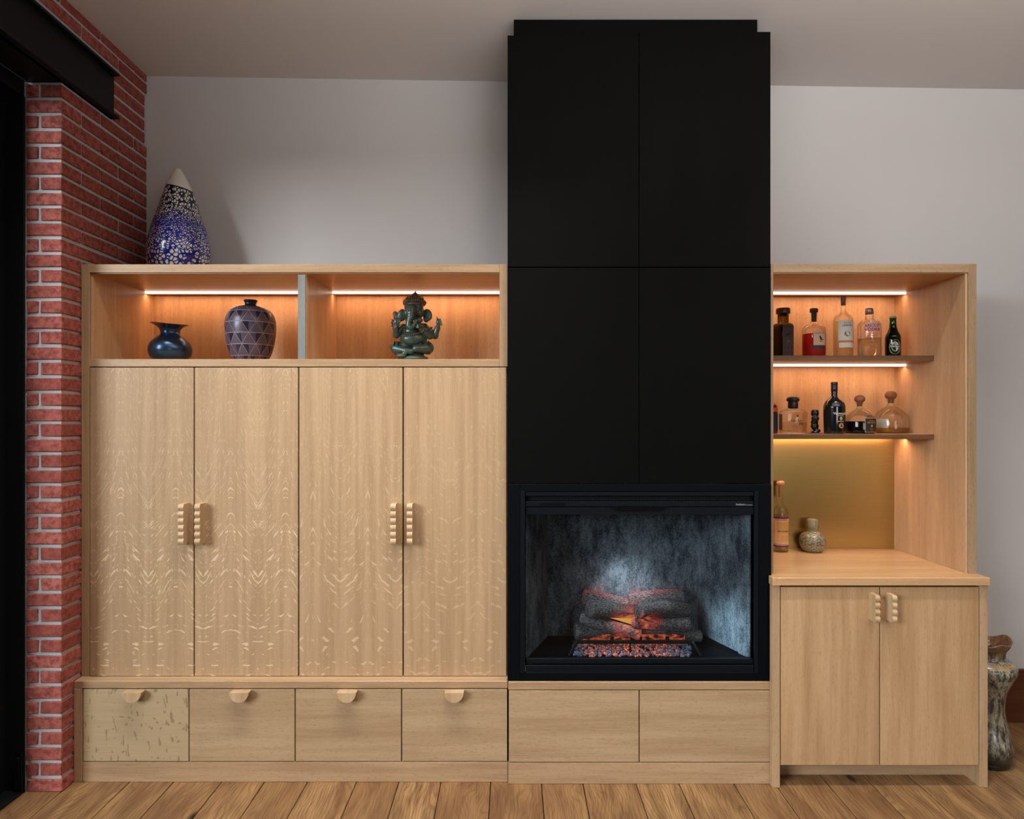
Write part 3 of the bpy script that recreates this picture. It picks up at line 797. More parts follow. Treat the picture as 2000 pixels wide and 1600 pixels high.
box('backsplash', M['brass'], hu, hx0 + .013, XS, YN - .001, YW - .008, zct, 1.645, 0)['label'] = 'brushed brass backsplash'
YSH = F / 376.4
ZS1, ZS2 = 2.072, 1.6635
for z_, th in ((ZS1, .0265), (ZS2, .0255)):
    sh = box('shelf', M['oak_xin'], hu, hx0 + .014, XS - .0005, YSH + .003, YN - .001, z_ - th, z_, 0)
    e = box('edge_band', M['shelf'], sh, hx0 + .014, XS - .003, YSH, YSH + .003, z_ - th, z_, .0005); e['label'] = 'dark brown front edge'
YLH = F / 351.5
led(hu, hx0 + .015, XS - .002, YLH, hz2 - .004)
led(hu, hx0 + .015, XS - .002, YLH, ZS1 - .0265)
led(hu, hx0 + .015, XS - .002, YLH, ZS2 - .0175, 3.0)

# ------------------------------------------------------------------ vases
def place(px, s, z): return Vector((X(px, s), F / s, z))
def prof_px(rows, s, ybase):
    """rows of (half width px, y px) bottom to top -> metres"""
    return [(r / s, (ybase - y) / s) for r, y in rows]

def blue_vase():
    t = NT('cobalt_sgraffito_glaze')
    o = t.obj(); x, y, z = t.xyz(o)
    ang = t.m_('ARCTAN2', y, x)
    # petals are largest near the foot and the top, finest at the waist
    fine = t.ss(t.m_('ABSOLUTE', t.m_('SUBTRACT', z, .275)), .0, .20, 1.0, 0.0)
    fine = t.m_('ADD', fine, t.m_('MULTIPLY', t.m_('SUBTRACT', t.noise(t.mul(o, (22, 22, 22)), 1, 2), .5), .35))
    def layer(k, seed):
        v = t.vec(t.m_('MULTIPLY', t.m_('SINE', ang), t.m_('MULTIPLY', 1.0, 3.0 * k)), t.m_('MULTIPLY', t.m_('COSINE', ang), 3.0 * k), t.m_('ADD', t.m_('MULTIPLY', z, 30 * k * .72), seed))
        nd = t.n('ShaderNodeTexVoronoi', feature='DISTANCE_TO_EDGE'); t.put(nd.inputs['Vector'], v); nd.inputs['Scale'].default_value = 1.0
        n1 = t.n('ShaderNodeTexVoronoi', feature='F1'); t.put(n1.inputs['Vector'], v); n1.inputs['Scale'].default_value = 1.0
        return t.m_('MULTIPLY', nd.outputs['Distance'], t.ss(n1.outputs['Distance'], .66, .50))
    dA, dB, dC = layer(2.3, 0), layer(3.3, 5), layer(5.0, 9)
    pa = t.ss(dA, .10, .14); pb = t.ss(dB, .12, .17); pc = t.ss(dC, .15, .22)
    m1 = t.m_('GREATER_THAN', fine, .30); m2 = t.m_('GREATER_THAN', fine, .68)
    k = t.n('ShaderNodeMix'); t.put(k.inputs[0], m1); t.put(k.inputs[2], pa); t.put(k.inputs[3], pb)
    k2 = t.n('ShaderNodeMix'); t.put(k2.inputs[0], m2); t.put(k2.inputs[2], k.outputs[0]); t.put(k2.inputs[3], pc)
    band = t.ss(t.m_('ABSOLUTE', t.m_('SUBTRACT', z, .290)), .030, .010)
    pet = t.m_('MULTIPLY', k2.outputs[0], t.m_('SUBTRACT', 1.0, t.m_('MULTIPLY', band, .55)))
    dk = t.ss(z, .27, .40)
    ink = t.mix(dk, lin((28, 34, 140)), lin((16, 18, 42)))
    c = t.mix(pet, ink, lin((232, 228, 218)))
    # bare white neck above the slanting glaze line
    line = t.m_('ADD', z, t.m_('MULTIPLY', x, .22))
    c = t.mix(t.ss(line, .500, .503), c, lin((14, 14, 24)))
    c = t.mix(t.ss(line, .508, .511), c, lin((232, 226, 214)))
    return t.pbr(c, .2, 0, None, .5, coat=.5)
s = 355
v1 = thing('vase', 'tall teardrop vase with blue and white petals on top of the tall cabinet', 'vase', place(349.5, s, ztop))
yb = VY - (ztop - H) * s
prof = smooth_prof([(0, yb), (30, yb), (44, yb - 12), (53.5, 517), (57.5, 497), (57, 482), (52.5, 460), (47, 440), (38.7, 414), (30, 386), (22.6, 364), (15.5, 349), (10, 338), (5, 330.5), (0, 329)], 6)
prof = [(r / s, (yb - y) / s) for r, y in prof]
bm = lathe_bm(prof, 64)
# slight lean of the tip
for v in bm.verts:
    if v.co.z > .49: v.co.x -= (v.co.z - .49) * .05
local('body', bm, blue_vase(), v1)

def burnished():
    t = NT('burnished_blue_black_clay')
    n = t.noise(t.mul(t.obj(), (14, 14, 14)), 1, 3)
    return t.pbr(t.mix(n, lin((38, 58, 86)), lin((80, 104, 134))), .27, .75, None, .6)
s = 366
yb = VY - (zr1 - H) * s
v2 = thing('vase', 'small burnished blue-black vase with flared lip, left of the engraved vase', 'vase', place(332.5, s, zr1))
prof = smooth_prof([(0, yb), (20, yb), (27, yb - 6), (36, 697), (39.5, 684), (36, 671), (26, 660), (19, 654), (17.5, 649), (19, 643), (26, 637), (33, 634)], 6)
prof = [(r / s, (yb - y) / s) for r, y in prof]
inner = [(r - .004, z - .001) for r, z in reversed(prof[-14:])]
prof2 = prof + inner + [(.03, inner[-1][1] - .02), (0, inner[-1][1] - .03)]
def lip(v, a):
    k = max(0, (v.z - .165) / .04)
    v.x += -.010 * k * (1 if math.cos(a) < -.75 else 0) * (abs(math.cos(a)) - .75) * 4
    v.z += .0035 * k * math.sin(a * 2 + .6) + .006 * k * (-math.cos(a)) * .6
    return v
local('body', lathe_bm(prof2, 48, cap=False, fn=lip), burnished(), v2)

def engraved():
    t = NT('engraved_slate_clay')
    o = t.obj(); x, y, z = t.xyz(o)
    ang = t.m_('DIVIDE', t.m_('ARCTAN2', x, t.m_('MULTIPLY', y, -1)), 2 * PI)
    rows = t.m_('ADD', t.m_('MULTIPLY', z, 1 / .0585), .35)
    fl_ = t.m_('FLOOR', rows); p = t.m_('FRACT', rows)
    uu = t.m_('ADD', t.m_('ADD', t.m_('MULTIPLY', ang, 11), 30), t.m_('MULTIPLY', fl_, .5))
    tri = t.m_('MULTIPLY', t.m_('PINGPONG', uu, .5), 2)
    d = t.m_('SUBTRACT', tri, p)
    up = t.m_('GREATER_THAN', d, 0)
    edge = t.ss(t.m_('ABSOLUTE', d), .055, .025)
    ring = t.ss(t.m_('ABSOLUTE', t.m_('SUBTRACT', p, .5)), .455, .475)
    hatch = t.m_('GREATER_THAN', t.m_('FRACT', t.m_('MULTIPLY', t.m_('ADD', t.m_('MULTIPLY', uu, 1.0), t.m_('MULTIPLY', p, .5)), 11)), .62)
    hatch2 = t.m_('GREATER_THAN', t.m_('FRACT', t.m_('MULTIPLY', t.m_('SUBTRACT', t.m_('MULTIPLY', uu, 1.0), t.m_('MULTIPLY', p, .5)), 11)), .62)
    sel = t.m_('GREATER_THAN', t.m_('FRACT', t.m_('MULTIPLY', t.m_('ADD', t.m_('FLOOR', uu), t.m_('MULTIPLY', fl_, .37)), .5)), .4)
    h = t.m_('MULTIPLY', t.m_('MULTIPLY', up, hatch), .75)
    hb = t.m_('MULTIPLY', t.m_('MULTIPLY', t.m_('MULTIPLY', t.m_('SUBTRACT', 1, up), hatch2), sel), .6)
    k = t.m_('MAXIMUM', t.m_('MAXIMUM', edge, ring), t.m_('MAXIMUM', h, hb))
    k = t.m_('MULTIPLY', k, t.m_('LESS_THAN', z, .295))
    c = t.mix(t.m_('MULTIPLY', k, .8), lin((42, 42, 60)), lin((158, 134, 144)))
    return t.pbr(c, t.m_('ADD', .26, t.m_('MULTIPLY', k, .35)), .25, t.bump(t.m_('MULTIPLY', k, -1), .3, .001), .5)
v3 = thing('vase', 'dark ovoid vase engraved with hatched triangles beside the grey divider', 'vase', place(489.5, s, zr1))
prof = smooth_prof([(0, yb), (27, yb), (33, yb - 8), (40, 688), (45.5, 664), (47.7, 640), (46, 622), (39, 609), (27, 601), (16, 598), (11.5, 596), (11, 592), (13, 588), (12.5, 586.5)], 6)
prof = [(r / s, (yb - y) / s) for r, y in prof]
local('body', lathe_bm(prof + [(.028, prof[-1][1] - .001), (.024, prof[-1][1] - .03), (0, prof[-1][1] - .04)], 56, cap=False), engraved(), v3)

def mottled():
    t = NT('mottled_drip_glaze')
    o = t.obj(); x, y, z = t.xyz(o)
    n = t.noise(t.vec(t.m_('MULTIPLY', x, 45), t.m_('MULTIPLY', y, 45), t.m_('MULTIPLY', z, 13)), 1, 4, .7)
    n2 = t.noise(t.vec(t.m_('MULTIPLY', x, 110), t.m_('MULTIPLY', y, 110), t.m_('MULTIPLY', z, 28)), 1, 3, .7)
    c = t.mix(t.ss(n, .38, .62), lin((48, 44, 38)), lin((150, 142, 122)))
    c = t.mix(t.m_('MULTIPLY', t.ss(n2, .52, .68), .7), c, lin((196, 184, 150)))
    c = t.mix(t.ss(z, .13, .03), c, lin((30, 27, 26)))
    c = t.mix(t.m_('MULTIPLY', t.ss(z, .535, .59), .7), c, lin((120, 72, 36)))
    c = t.mix(t.m_('MULTIPLY', t.ss(t.m_('ABSOLUTE', t.m_('SUBTRACT', z, .515)), .012, .004), .6), c, lin((176, 140, 86)))
    return t.pbr(c, .28, 0, t.bump(n, .4, .003), .5, coat=.4)
s = 384.5
yb = 1489
v4 = thing('vase', 'tall mottled grey-brown floor vase with torn rim behind the bar cabinet', 'vase', place(1929, s, 0))
prof = smooth_prof([(0, yb), (32, yb), (36, 1484), (36, 1478), (40, 1470), (43, 1455), (39, 1435), (31, 1405), (28, 1378), (31, 1350), (41, 1325), (48.5, 1308), (47, 1296), (39, 1288), (30, 1281), (30, 1270), (37, 1262), (42, 1254)], 5)
prof = [(r / s, (yb - y) / s) for r, y in prof]
inner = [(r - .006, z + .001) for r, z in reversed(prof[-12:])]
def torn(v, a):
    k = max(0, (v.z - .565) / .05)
    v.z += k * (.022 * math.sin(a * 1 + 2.0) + .008 * math.sin(a * 3 + 1) + .004 * math.sin(a * 7))
    r = 1 + k * .06 * math.sin(a * 2 + .4)
    v.x *= r; v.y *= r
    return v
local('body', lathe_bm(prof + inner + [(.05, .50), (0, .49)], 56, cap=False, fn=torn), mottled(), v4)

# small jar on the counter
def jar_mat():
    t = NT('painted_celadon_stoneware')
    o = t.obj(); x, y, z = t.xyz(o)
    ang = t.m_('ARCTAN2', x, t.m_('MULTIPLY', y, -1))
    base = t.noise(t.mul(o, (60, 60, 60)), 1, 3)
    c = t.mix(base, lin((128, 128, 102)), lin((154, 152, 122)))
    w1 = t.noise(t.vec(t.m_('MULTIPLY', ang, 2.2), 0.0, t.m_('MULTIPLY', z, 48)), 1, 2.5, .6, 1.6)
    lines = t.ss(t.m_('ABSOLUTE', t.m_('SUBTRACT', w1, .5)), .055, .02)
    lines = t.m_('MULTIPLY', lines, t.m_('MULTIPLY', t.ss(z, .035, .045), t.ss(z, .118, .108)))
    blot = t.m_('MULTIPLY', t.ss(t.noise(t.vec(t.m_('MULTIPLY', ang, 3), 5.0, t.m_('MULTIPLY', z, 60)), 1, 1), .66, .70), t.m_('MULTIPLY', t.ss(z, .05, .06), t.ss(z, .118, .108)))
    lid = t.m_('GREATER_THAN', z, .128)
    br = t.noise(t.vec(t.m_('MULTIPLY', ang, 7), 1.0, t.m_('MULTIPLY', z, 9)), 1, 1)
    brush = t.m_('MULTIPLY', t.m_('MULTIPLY', lid, t.ss(br, .60, .65)), t.ss(z, .178, .172))
    dots = t.m_('MULTIPLY', t.ss(t.m_('MULTIPLY', t.m_('SINE', t.m_('MULTIPLY', ang, 16)), t.m_('SINE', t.m_('MULTIPLY', z, 330))), .55, .75), t.ss(z, .045, .038))
    k = t.m_('MAXIMUM', t.m_('MAXIMUM', lines, blot), t.m_('MAXIMUM', brush, dots))
    c = t.mix(t.m_('MULTIPLY', k, .85), c, lin((44, 36, 38)))
    return t.pbr(c, .3, 0, None, .5, coat=.3)
s = 347.5
jar = thing('jar', 'small squat painted stoneware jar with tall lid on the bar counter', 'jar', place(1587, s, zct))
yb = VY + (H - zct) * s
JM = jar_mat()
prof = smooth_prof([(0, 0), (.038, 0), (.052, .008), (.066, .032), (.0705, .060), (.066, .085), (.052, .103), (.036, .112), (.032, .118)], 6)
local('body', lathe_bm(prof, 48), JM, jar)
ld = local('lid', lathe_bm([(.0, .118), (.031, .118), (.0335, .124), (.032, .128), (.034, .129), (.033, .150), (.031, .176), (.028, .181), (.02, .184), (0, .185)], 40), JM, jar)

# ------------------------------------------------------------------ bottles
def face_rot(px, s, alpha_deg):     # rotation so that local -Y faces alpha degrees to the right of the viewer
    v = math.atan2(X(px, s), F / s)
    return -v + math.radians(alpha_deg)
def curved(name, mat, parent, r, a0, a1, z0, z1, th=.0004, n=14):
    """label patch on a round bottle; angles in degrees, 0 = local -Y, + to the right"""
    bm = bmesh.new(); lo, hi = [], []
    for i in range(n + 1):
        a = math.radians(a0 + (a1 - a0) * i / n)
        lo.append(bm.verts.new((r * math.sin(a), -r * math.cos(a), z0))); hi.append(bm.verts.new((r * math.sin(a), -r * math.cos(a), z1)))
    for i in range(n): bm.faces.new((lo[i], lo[i + 1], hi[i + 1], hi[i]))
    return local(name, bm, mat, parent)
def ctext(parent, body, size, r, a, z, mat, bold=0.0, sx=1.0, flat=False, y=0.0, x=0.0):
    me = text_mesh(body, size, bold)
    me.materials.clear(); me.materials.append(mat)
    for v in me.vertices:
        px, pz = v.co.x * sx, v.co.y
        if flat: v.co = (x + px, y, z + pz)
        else:
            t = math.radians(a) + px / r
            v.co = (r * math.sin(t), -r * math.cos(t), z + pz)
    o = D.objects.new('lettering', me); COL.objects.link(o); o.parent = parent; return o
def disc(name, mat, parent, r, a, z, rad, hh=None, n=20, sq=None):
    """printed disc/ellipse wrapped on a round bottle of radius r"""
    bm = bmesh.new(); vs = []
    hh = hh or rad
    for i in range(n):
        t = 2 * PI * i / n; dx_, dz_ = rad * math.cos(t), hh * math.sin(t)
        an = math.radians(a) + dx_ / r
        vs.append(bm.verts.new((r * math.sin(an), -r * math.cos(an), z + dz_)))
    bm.faces.new(vs); return local(name, bm, mat, parent, False)
INK = plain('black_print', (30, 26, 26), .6); PAPER = plain('cream_label_paper', (214, 204, 186), .7)
WHITE = plain('white_print', (214, 208, 196), .6); CORK = wood('cork_stopper', (150, 92, 60), (110, 64, 42), 'z', 0, False, .6)
BLACKCAP = plain('black_cap', (20, 18, 18), .35); 
def bottle(name_label, px, s, z, prof, glassmat, rz=0.0, sq=2.0, sx=1.0, sy=1.0, n=36):
    t = thing('bottle', name_label, 'bottle', place(px, s, z), None, rz)
    local('glass_body', lathe_bm(prof, n, sq, sx, sy), glassmat, t)
    return t
def stopper(t, prof, mat, name='stopper', n=28, sq=2.0): return local(name, lathe_bm(prof, n, sq), mat, t)
sb = 362.0
def m(px): return px / sb
# 1 square dark bottle with wide wooden stopper
b = bottle('square olive-dark bottle with broad brown stopper on the upper shelf', 1529.5, sb, ZS1,
           [(.001, 0, 8), (.038, 0, 8), (.039, .004, 8), (.039, .178, 8), (.036, .184, 6), (.024, .187, 3), (.0225, .19), (.022, .235), (.024, .237)], M['glass_olive'], rz=math.radians(18), sq=8, n=48)
stopper(b, [(0, .226), (.02, .226), (.02, .237), (.036, .238), (.037, .242), (.037, .264), (.035, .267), (0, .268)], plain('dark_brown_wood', (84, 52, 42), .45))
local('liquid', lathe_bm([(.001, .004, 8), (.0365, .004, 8), (.0365, .172, 8), (.0, .172, 8)], 40, 8), M['liq_olive'], b)
DL = plain('charcoal_label', (58, 50, 46), .6)
lb = local('label', (lambda: (lambda bm: (bbox(bm, -.0355, .0355, -.0398, -.0393, .006, .172), bm)[1])(bmesh.new()))(), DL, b, False)
ctext(b, 'HORNITOS', .0125, 1, 0, .162, INK, .02, .95, True, -.0400)
ctext(b, '1975', .010, 1, 0, .085, plain('gold_print', (150, 120, 72), .5), .02, 1, True, -.0400)
for i, xx in enumerate((-.022, 0, .022)):
    ctext(b, '•', .03, 1, 0, .05, INK, .02, 1, True, -.0400, xx)
bm = bmesh.new()   # leaping hare emblem
for cxx, czz, rx, rz_ in ((0, .122, .014, .007), (.012, .130, .006, .005), (-.012, .118, .006, .006), (.016, .138, .0015, .007), (-.016, .110, .0015, .007), (.012, .112, .0015, .008)):
    bm.faces.new([bm.verts.new((cxx + rx * math.cos(k * PI / 6), -.0400, czz + rz_ * math.sin(k * PI / 6))) for k in range(12)])
local('emblem', bm, INK, b, False)
# 2 red rum
b = bottle('clear bottle of red spirit with dark cork on the upper shelf', 1589.7, sb, ZS1,
           [(.001, 0), (.055, 0), (.0595, .004), (.0595, .150), (.056, .163), (.044, .174), (.025, .181), (.0175, .187), (.0165, .20), (.0165, .236), (.019, .238), (.019, .245), (.0165, .246)], M['glass'], face_rot(1589.7, sb, 14), n=44)
stopper(b, [(0, .196), (.0125, .196), (.0135, .244), (.021, .246), (.0215, .262), (.019, .266), (0, .267)], plain('dark_cork', (70, 44, 40), .6))
local('liquid', lathe_bm([(.001, .004), (.0575, .004), (.0575, .128), (0, .128)], 40), M['liq_red'], b)
PK = plain('buff_label', (196, 160, 138), .7)
curved('label', PK, b, .0600, -16, 52, .044, .137)
curved('label_band', plain('dark_label_band', (48, 34, 36), .6), b, .0603, -16, 52, .044, .063)
ctext(b, 'MOUNT GAY', .0125, .0604, 18, .127, INK, 0, .78)
bm = bmesh.new()
for da, zz, rx, rz_ in ((20, .100, .007, .006), (16, .108, .004, .006), (26, .092, .010, .004), (20, .084, .007, .002)):
    aa = math.radians(da)
    bm.faces.new([bm.verts.new((.0604 * math.sin(aa + rx * math.cos(k * PI / 6) / .06), -.0604 * math.cos(aa + rx * math.cos(k * PI / 6) / .06), zz + rz_ * math.sin(k * PI / 6))) for k in range(12)])
local('emblem', bm, INK, b, False)
# 3 mezcal union
b = bottle('tall clear round-shouldered bottle with grey label and cork touching the light strip', 1647, sb, ZS1,
           [(.001, 0), (.046, 0), (.0495, .004), (.0495, .195), (.047, .212), (.039, .228), (.024, .240), (.0135, .25), (.0125, .262), (.0135, .305), (.0175, .31), (.018, .33), (.016, .333)], M['glass'], face_rot(1647, sb, 10), n=44)
stopper(b, [(0, .283), (.011, .283), (.0125, .312), (.0135, .331), (0, .332)], plain('brown_cork', (120, 74, 52), .6))
local('liquid', lathe_bm([(.001, .004), (.0478, .004), (.0478, .195), (0, .195)], 40), M['liq_pale'], b)
GL = plain('grey_paper_label', (198, 190, 178), .7)
curved('label', GL, b, .0501, -38, 62, .090, .198); curved('label', GL, b, .0501, -34, 62, .052, .078)
ctext(b, 'MEZCAL', .0115, .0505, 14, .183, INK, 0, .92); ctext(b, 'UNION', .016, .0505, 14, .169, INK, .02, .95)
disc('emblem', plain('grey_print', (96, 90, 86), .6), b, .0505, 14, .125, .0155, .015); ctext(b, 'U', .018, .0508, 14, .125, GL, .05)
# 4 absolut
b = bottle('clear vodka bottle with blue capital lettering and silver cap on the upper shelf', 1698, sb, ZS1,
           [(.001, 0), (.0545, 0), (.0585, .005), (.0585, .165), (.055, .183), (.044, .198), (.027, .205), (.0205, .210), (.0195, .235), (.0205, .238), (.0175, .240), (.0175, .250)], M['glass'], face_rot(1698, sb, 12), n=44)
stopper(b, [(.0185, .236), (.0215, .237), (.0205, .262), (.0185, .266), (0, .267)], plain('silver_cap', (150, 132, 128), .3, .7), 'cap')
local('liquid', lathe_bm([(.001, .005), (.0565, .005), (.0565, .103), (0, .103)], 40), glass('clear_spirit', (.95, .93, .88), (.8, .74, .62), .1, .3), b)
BLUE = plain('blue_print', (44, 40, 150), .5)
ctext(b, 'ABSOLUT', .0225, .0592, 5, .168, BLUE, .03, .82); ctext(b, 'VODKA', .0235, .0592, 5, .147, BLUE, .03, 1.0)
for i, tx in enumerate(('Country of Sweden', 'This superb vodka', 'was distilled from grain', 'grown in the rich fields', 'of southern Sweden')):
    ctext(b, tx, .0095, .0592, 5, .126 - i * .0115, plain('brown_script', (120, 82, 60), .6), .01, .85)
disc('medallion', plain('silver_seal', (176, 160, 148), .3, .6), b, .050, 8, .192, .016, .009)
# 5 green beer
b = bottle('small green beer bottle with oval label at the right of the upper shelf', 1744, sb, ZS1,
           [(.001, 0), (.036, 0), (.0385, .004), (.0385, .108), (.036, .122), (.025, .142), (.0185, .165), (.0155, .205), (.0175, .210), (.0175, .216), (.015, .218)], M['glass_green'], face_rot(1744, sb, 10), n=36)
stopper(b, [(.0, .213), (.0178, .213), (.0178, .220), (.0155, .224), (0, .226)], plain('silver_green_cap', (150, 156, 130), .35, .6), 'cap')
local('liquid', lathe_bm([(.001, .004), (.0368, .004), (.0368, .106), (.0345, .12), (.0235, .142), (.017, .165), (.0158, .178), (0, .178)], 32), liquid('green_beer', (.22, .28, .03), (.03, .05, .003), .5), b)
LG = plain('label_grey_white', (178, 180, 170), .5); DG = plain('label_dark_green', (30, 46, 30), .5)
disc('label', LG, b, .0388, 6, .056, .029, .040, 28); disc('label_field', DG, b, .0391, 6, .056, .027, .038, 28); disc('label_field', LG, b, .0394, 6, .058, .019, .026, 28)
curved('label_band', plain('black_band', (26, 28, 26), .5), b, .0397, -32, 44, .053, .065)
ctext(b, 'Heineken', .0135, .0400, 6, .059, WHITE, .01, .92); ctext(b, '★', .012, .0400, 6, .074, plain('red_star', (176, 30, 26), .5), .03)
disc('star_dot', plain('red_print', (176, 30, 26), .5), b, .0400, 6, .0745, .003)
# shelf two
# a half hidden amber/blue bottle
b = bottle('half-hidden orange and navy bottle against the chimney side of the middle shelf', 1500.5, 358, ZS2,
           [(.001, 0), (.045, 0), (.0485, .004), (.0485, .128), (.044, .150), (.034, .162), (.020, .170), (.014, .19), (.014, .24), (0, .242)], M['glass_brown'], n=32)
curved('label', plain('navy_wrap', (18, 28, 50), .5), b, .0489, -20, 120, .012, .108); curved('label', plain('orange_label', (150, 70, 30), .6), b, .0489, 10, 100, .118, .142)
# b don julio
b = bottle('square clear decanter bottle with black knob stopper and 70 lettering', 1549, 360, ZS2,
           [(.001, 0, 6), (.054, 0, 6), (.057, .005, 6), (.0585, .112, 6), (.056, .122, 5), (.040, .130, 3), (.026, .136, 2), (.0225, .142), (.0215, .150)], M['glass'], rz=math.radians(-4), sq=6, n=48, sx=1.12, sy=.8)
stopper(b, [(.0, .135), (.0235, .135), (.0265, .142), (.0265, .168), (.024, .172), (.033, .176), (.0345, .184), (.031, .194), (.02, .200), (0, .202)], plain('black_knob', (26, 22, 22), .4))
local('liquid', lathe_bm([(.001, .012, 6), (.054, .012, 6), (.0555, .060, 6), (0, .060, 6)], 40, 6, 1.12, .78), glass('clear_tequila', (.93, .9, .82), (.8, .74, .6), .1, .2), b)
ctext(b, 'Don Julio', .018, 1, 0, .070, INK, .01, .9, True, -.0478, .004); ctext(b, '70', .021, 1, 0, .052, INK, .03, 1, True, -.0478, .024); ctext(b, '●', .012, 1, 0, .094, INK, .02, 1, True, -.0478, .008)
lb = local('label', (lambda: (lambda bm: (bbox(bm, -.0662, -.0657, -.030, .030, .02, .104), bm)[1])(bmesh.new()))(), plain('silver_side_label', (150, 146, 140), .5), b, False)
# d black vermouth bottle
b = bottle('tall black bottle with white script and copper seal on the middle shelf', 1629.5, 367, ZS2,
           smooth_prof([(.0505, .004), (.0535, .06), (.0545, .130), (.0535, .148), (.044, .172), (.026, .188), (.0165, .198), (.0155, .215), (.0155, .252)], 4), NT('black_glass').pbr((.006, .005, .005), .12, 0, None, .6), face_rot(1629, 360, 12), n=44)
local('base', lathe_bm([(0, 0), (.048, 0), (.0505, .004)], 36), BLACKCAP, b)
stopper(b, [(.0158, .225), (.0172, .226), (.0172, .250), (.0168, .2505), (.0172, .251), (.0172, .258), (.0168, .2585), (.0172, .259), (.0172, .272), (.016, .275), (0, .276)], plain('black_capsule', (28, 22, 24), .3), 'capsule')
ctext(b, 'Vermouth', .019, .0552, 22, .108, WHITE, .005, .95); ctext(b, 'EXTRA DRY', .007, .0552, 22, .096, WHITE, 0, 1)
disc('emblem', plain('pale_gold_crest', (150, 132, 88), .5), b, .0551, 24, .082, .0085, .010); ctext(b, 'WINE CO.', .008, .0552, 22, .066, WHITE, 0, 1)
disc('seal', plain('copper_seal', (178, 116, 84), .5), b, .0549, 26, .044, .014); disc('seal_print', INK, b, .0552, 26, .041, .006, .005); ctext(b, '▲', .012, .0552, 26, .049, INK)
# e, f squat bottles with ball corks
def squat(label, px, sc, liqmat, level, z, s_):
    R = .082 * sc
    prof = smooth_prof([(.074 * sc, .002), (R, .012), (R * 1.0, .050 * sc), (.078 * sc, .078 * sc), (.066 * sc, .100 * sc), (.044 * sc, .120 * sc), (.025 * sc, .132 * sc), (.0165 * sc, .144 * sc), (.016 * sc, .160 * sc), (.021 * sc, .163 * sc), (.021 * sc, .168 * sc)], 4)
    t = bottle(label, px, s_, z, [(.001, 0), (.07 * sc, 0)] + prof, M['glass'], face_rot(px, s_, 12), n=48)
    cz = .190 * sc
    stopper(t, [(0, .150 * sc), (.0125 * sc, .150 * sc), (.0135 * sc, .166 * sc)] + [(.028 * sc * math.sin(a), cz - .023 * sc * math.cos(a)) for a in [.55 + (PI - .56) * i / 12 for i in range(13)]], CORK)
    lp = [(max(r - .003, .001), zz) for r, zz in prof if zz < level]
    local('liquid', lathe_bm([(.001, .004)] + lp + [(lp[-1][0], level), (0, level)], 40), liqmat, t)
    return t, R
b, R = squat('squat round bottle of dark coffee liqueur with black label and ball cork', 1679, .98, M['liq_dark'], .066, ZS2, 362)
bk = plain('black_label', (24, 20, 20), .5); gold = plain('gold_edge', (168, 122, 76), .4)
curved('label', gold, b, R + .0006, 6, 64, .008, .084); curved('label_field', bk, b, R + .0009, 8, 62, .0105, .0815)
ctext(b, 'XO CAFE', .013, R + .0012, 33, .060, gold, .02, .95); ctext(b, 'PATRÓN', .008, R + .0012, 33, .070, gold, 0, 1); ctext(b, '★', .016, R + .0012, 33, .044, gold)
disc('emblem', gold, b, R + .0012, 33, .042, .007, .005); ctext(b, 'TEQUILA', .007, R + .0012, 33, .026, gold, 0, 1); ctext(b, '750 ml', .006, R + .0012, 33, .016, gold, 0, 1)
b2 = local('neck_label', (lambda: (lambda bm: (bm.faces.new([bm.verts.new(p) for p in [(.0805 * math.sin(math.radians(a)) * k_, -.0805 * math.cos(math.radians(a)) * k_, z_) for a, z_, k_ in ((14, .087, .945), (22, .087, .945), (30, .087, .945), (38, .087, .945), (46, .087, .945), (44, .099, .865), (37, .099, .865), (30, .099, .865), (23, .099, .865), (16, .099, .865))]]), bm)[1])(bmesh.new()))(), plain('brown_ribbon_label', (82, 54, 50), .6), b, False)
b, R = squat('larger clear squat bottle with ball cork and a little amber spirit', 1740, 1.10, M['liq_amber'], .030, ZS2, 354)
curved('label', plain('frosted_back_label', (176, 172, 160), .6), b, R - .004, -88, -20, .012, .080); ctext(b, 'PA', .020, R + .001, 12, .055, plain('faint_print', (120, 84, 54), .5), .01, 1)
# c little black figurine
fg = thing('figurine', 'small black carved head figurine between bottles on the middle shelf', 'figurine', place(1592, 362, ZS2))
bm = bmesh.new()
def blob(bm, c, r, sub=2, rot=None):
    ret = bmesh.ops.create_icosphere(bm, subdivisions=sub, radius=1)
    for v in ret['verts']:
        q = Vector((v.co.x * r[0], v.co.y * r[1], v.co.z * r[2]))
        if rot: q = rot @ q
        v.co = q + Vector(c)
def caps(bm, a, b, r0, r1, k=6):
    a, b = Vector(a), Vector(b)
    for i in range(k + 1):
        t = i / k; r = r0 + (r1 - r0) * t
        blob(bm, a.lerp(b, t), (r, r, r), 1)
for c, r in (((0, 0, .008), (.022, .018, .010)), ((.010, -.004, .016), (.018, .013, .012)), ((-.002, 0, .04), (.022, .017, .022)), ((-.004, -.002, .062), (.020, .017, .016)),
             ((-.002, -.006, .082), (.021, .018, .020)), ((-.004, -.023, .078), (.006, .006, .010)), ((-.013, -.017, .087), (.007, .006, .005)), ((.006, -.017, .087), (.007, .006, .005)),
             ((-.004, -.018, .068), (.011, .006, .004)), ((-.001, 0, .108), (.0215, .019, .022)), ((-.001, 0, .122), (.021, .018, .010))): blob(bm, c, r)
o = local('carving', bm, plain('black_obsidian', (14, 13, 13), .22), fg)
md = o.modifiers.new('merge', 'REMESH'); md.mode = 'VOXEL'; md.voxel_size = .002
local('plinth', lathe_bm([(0, 0), (.045, 0), (.045, .002), (.02, .005), (0, .006)], 30), BLACKCAP, fg)
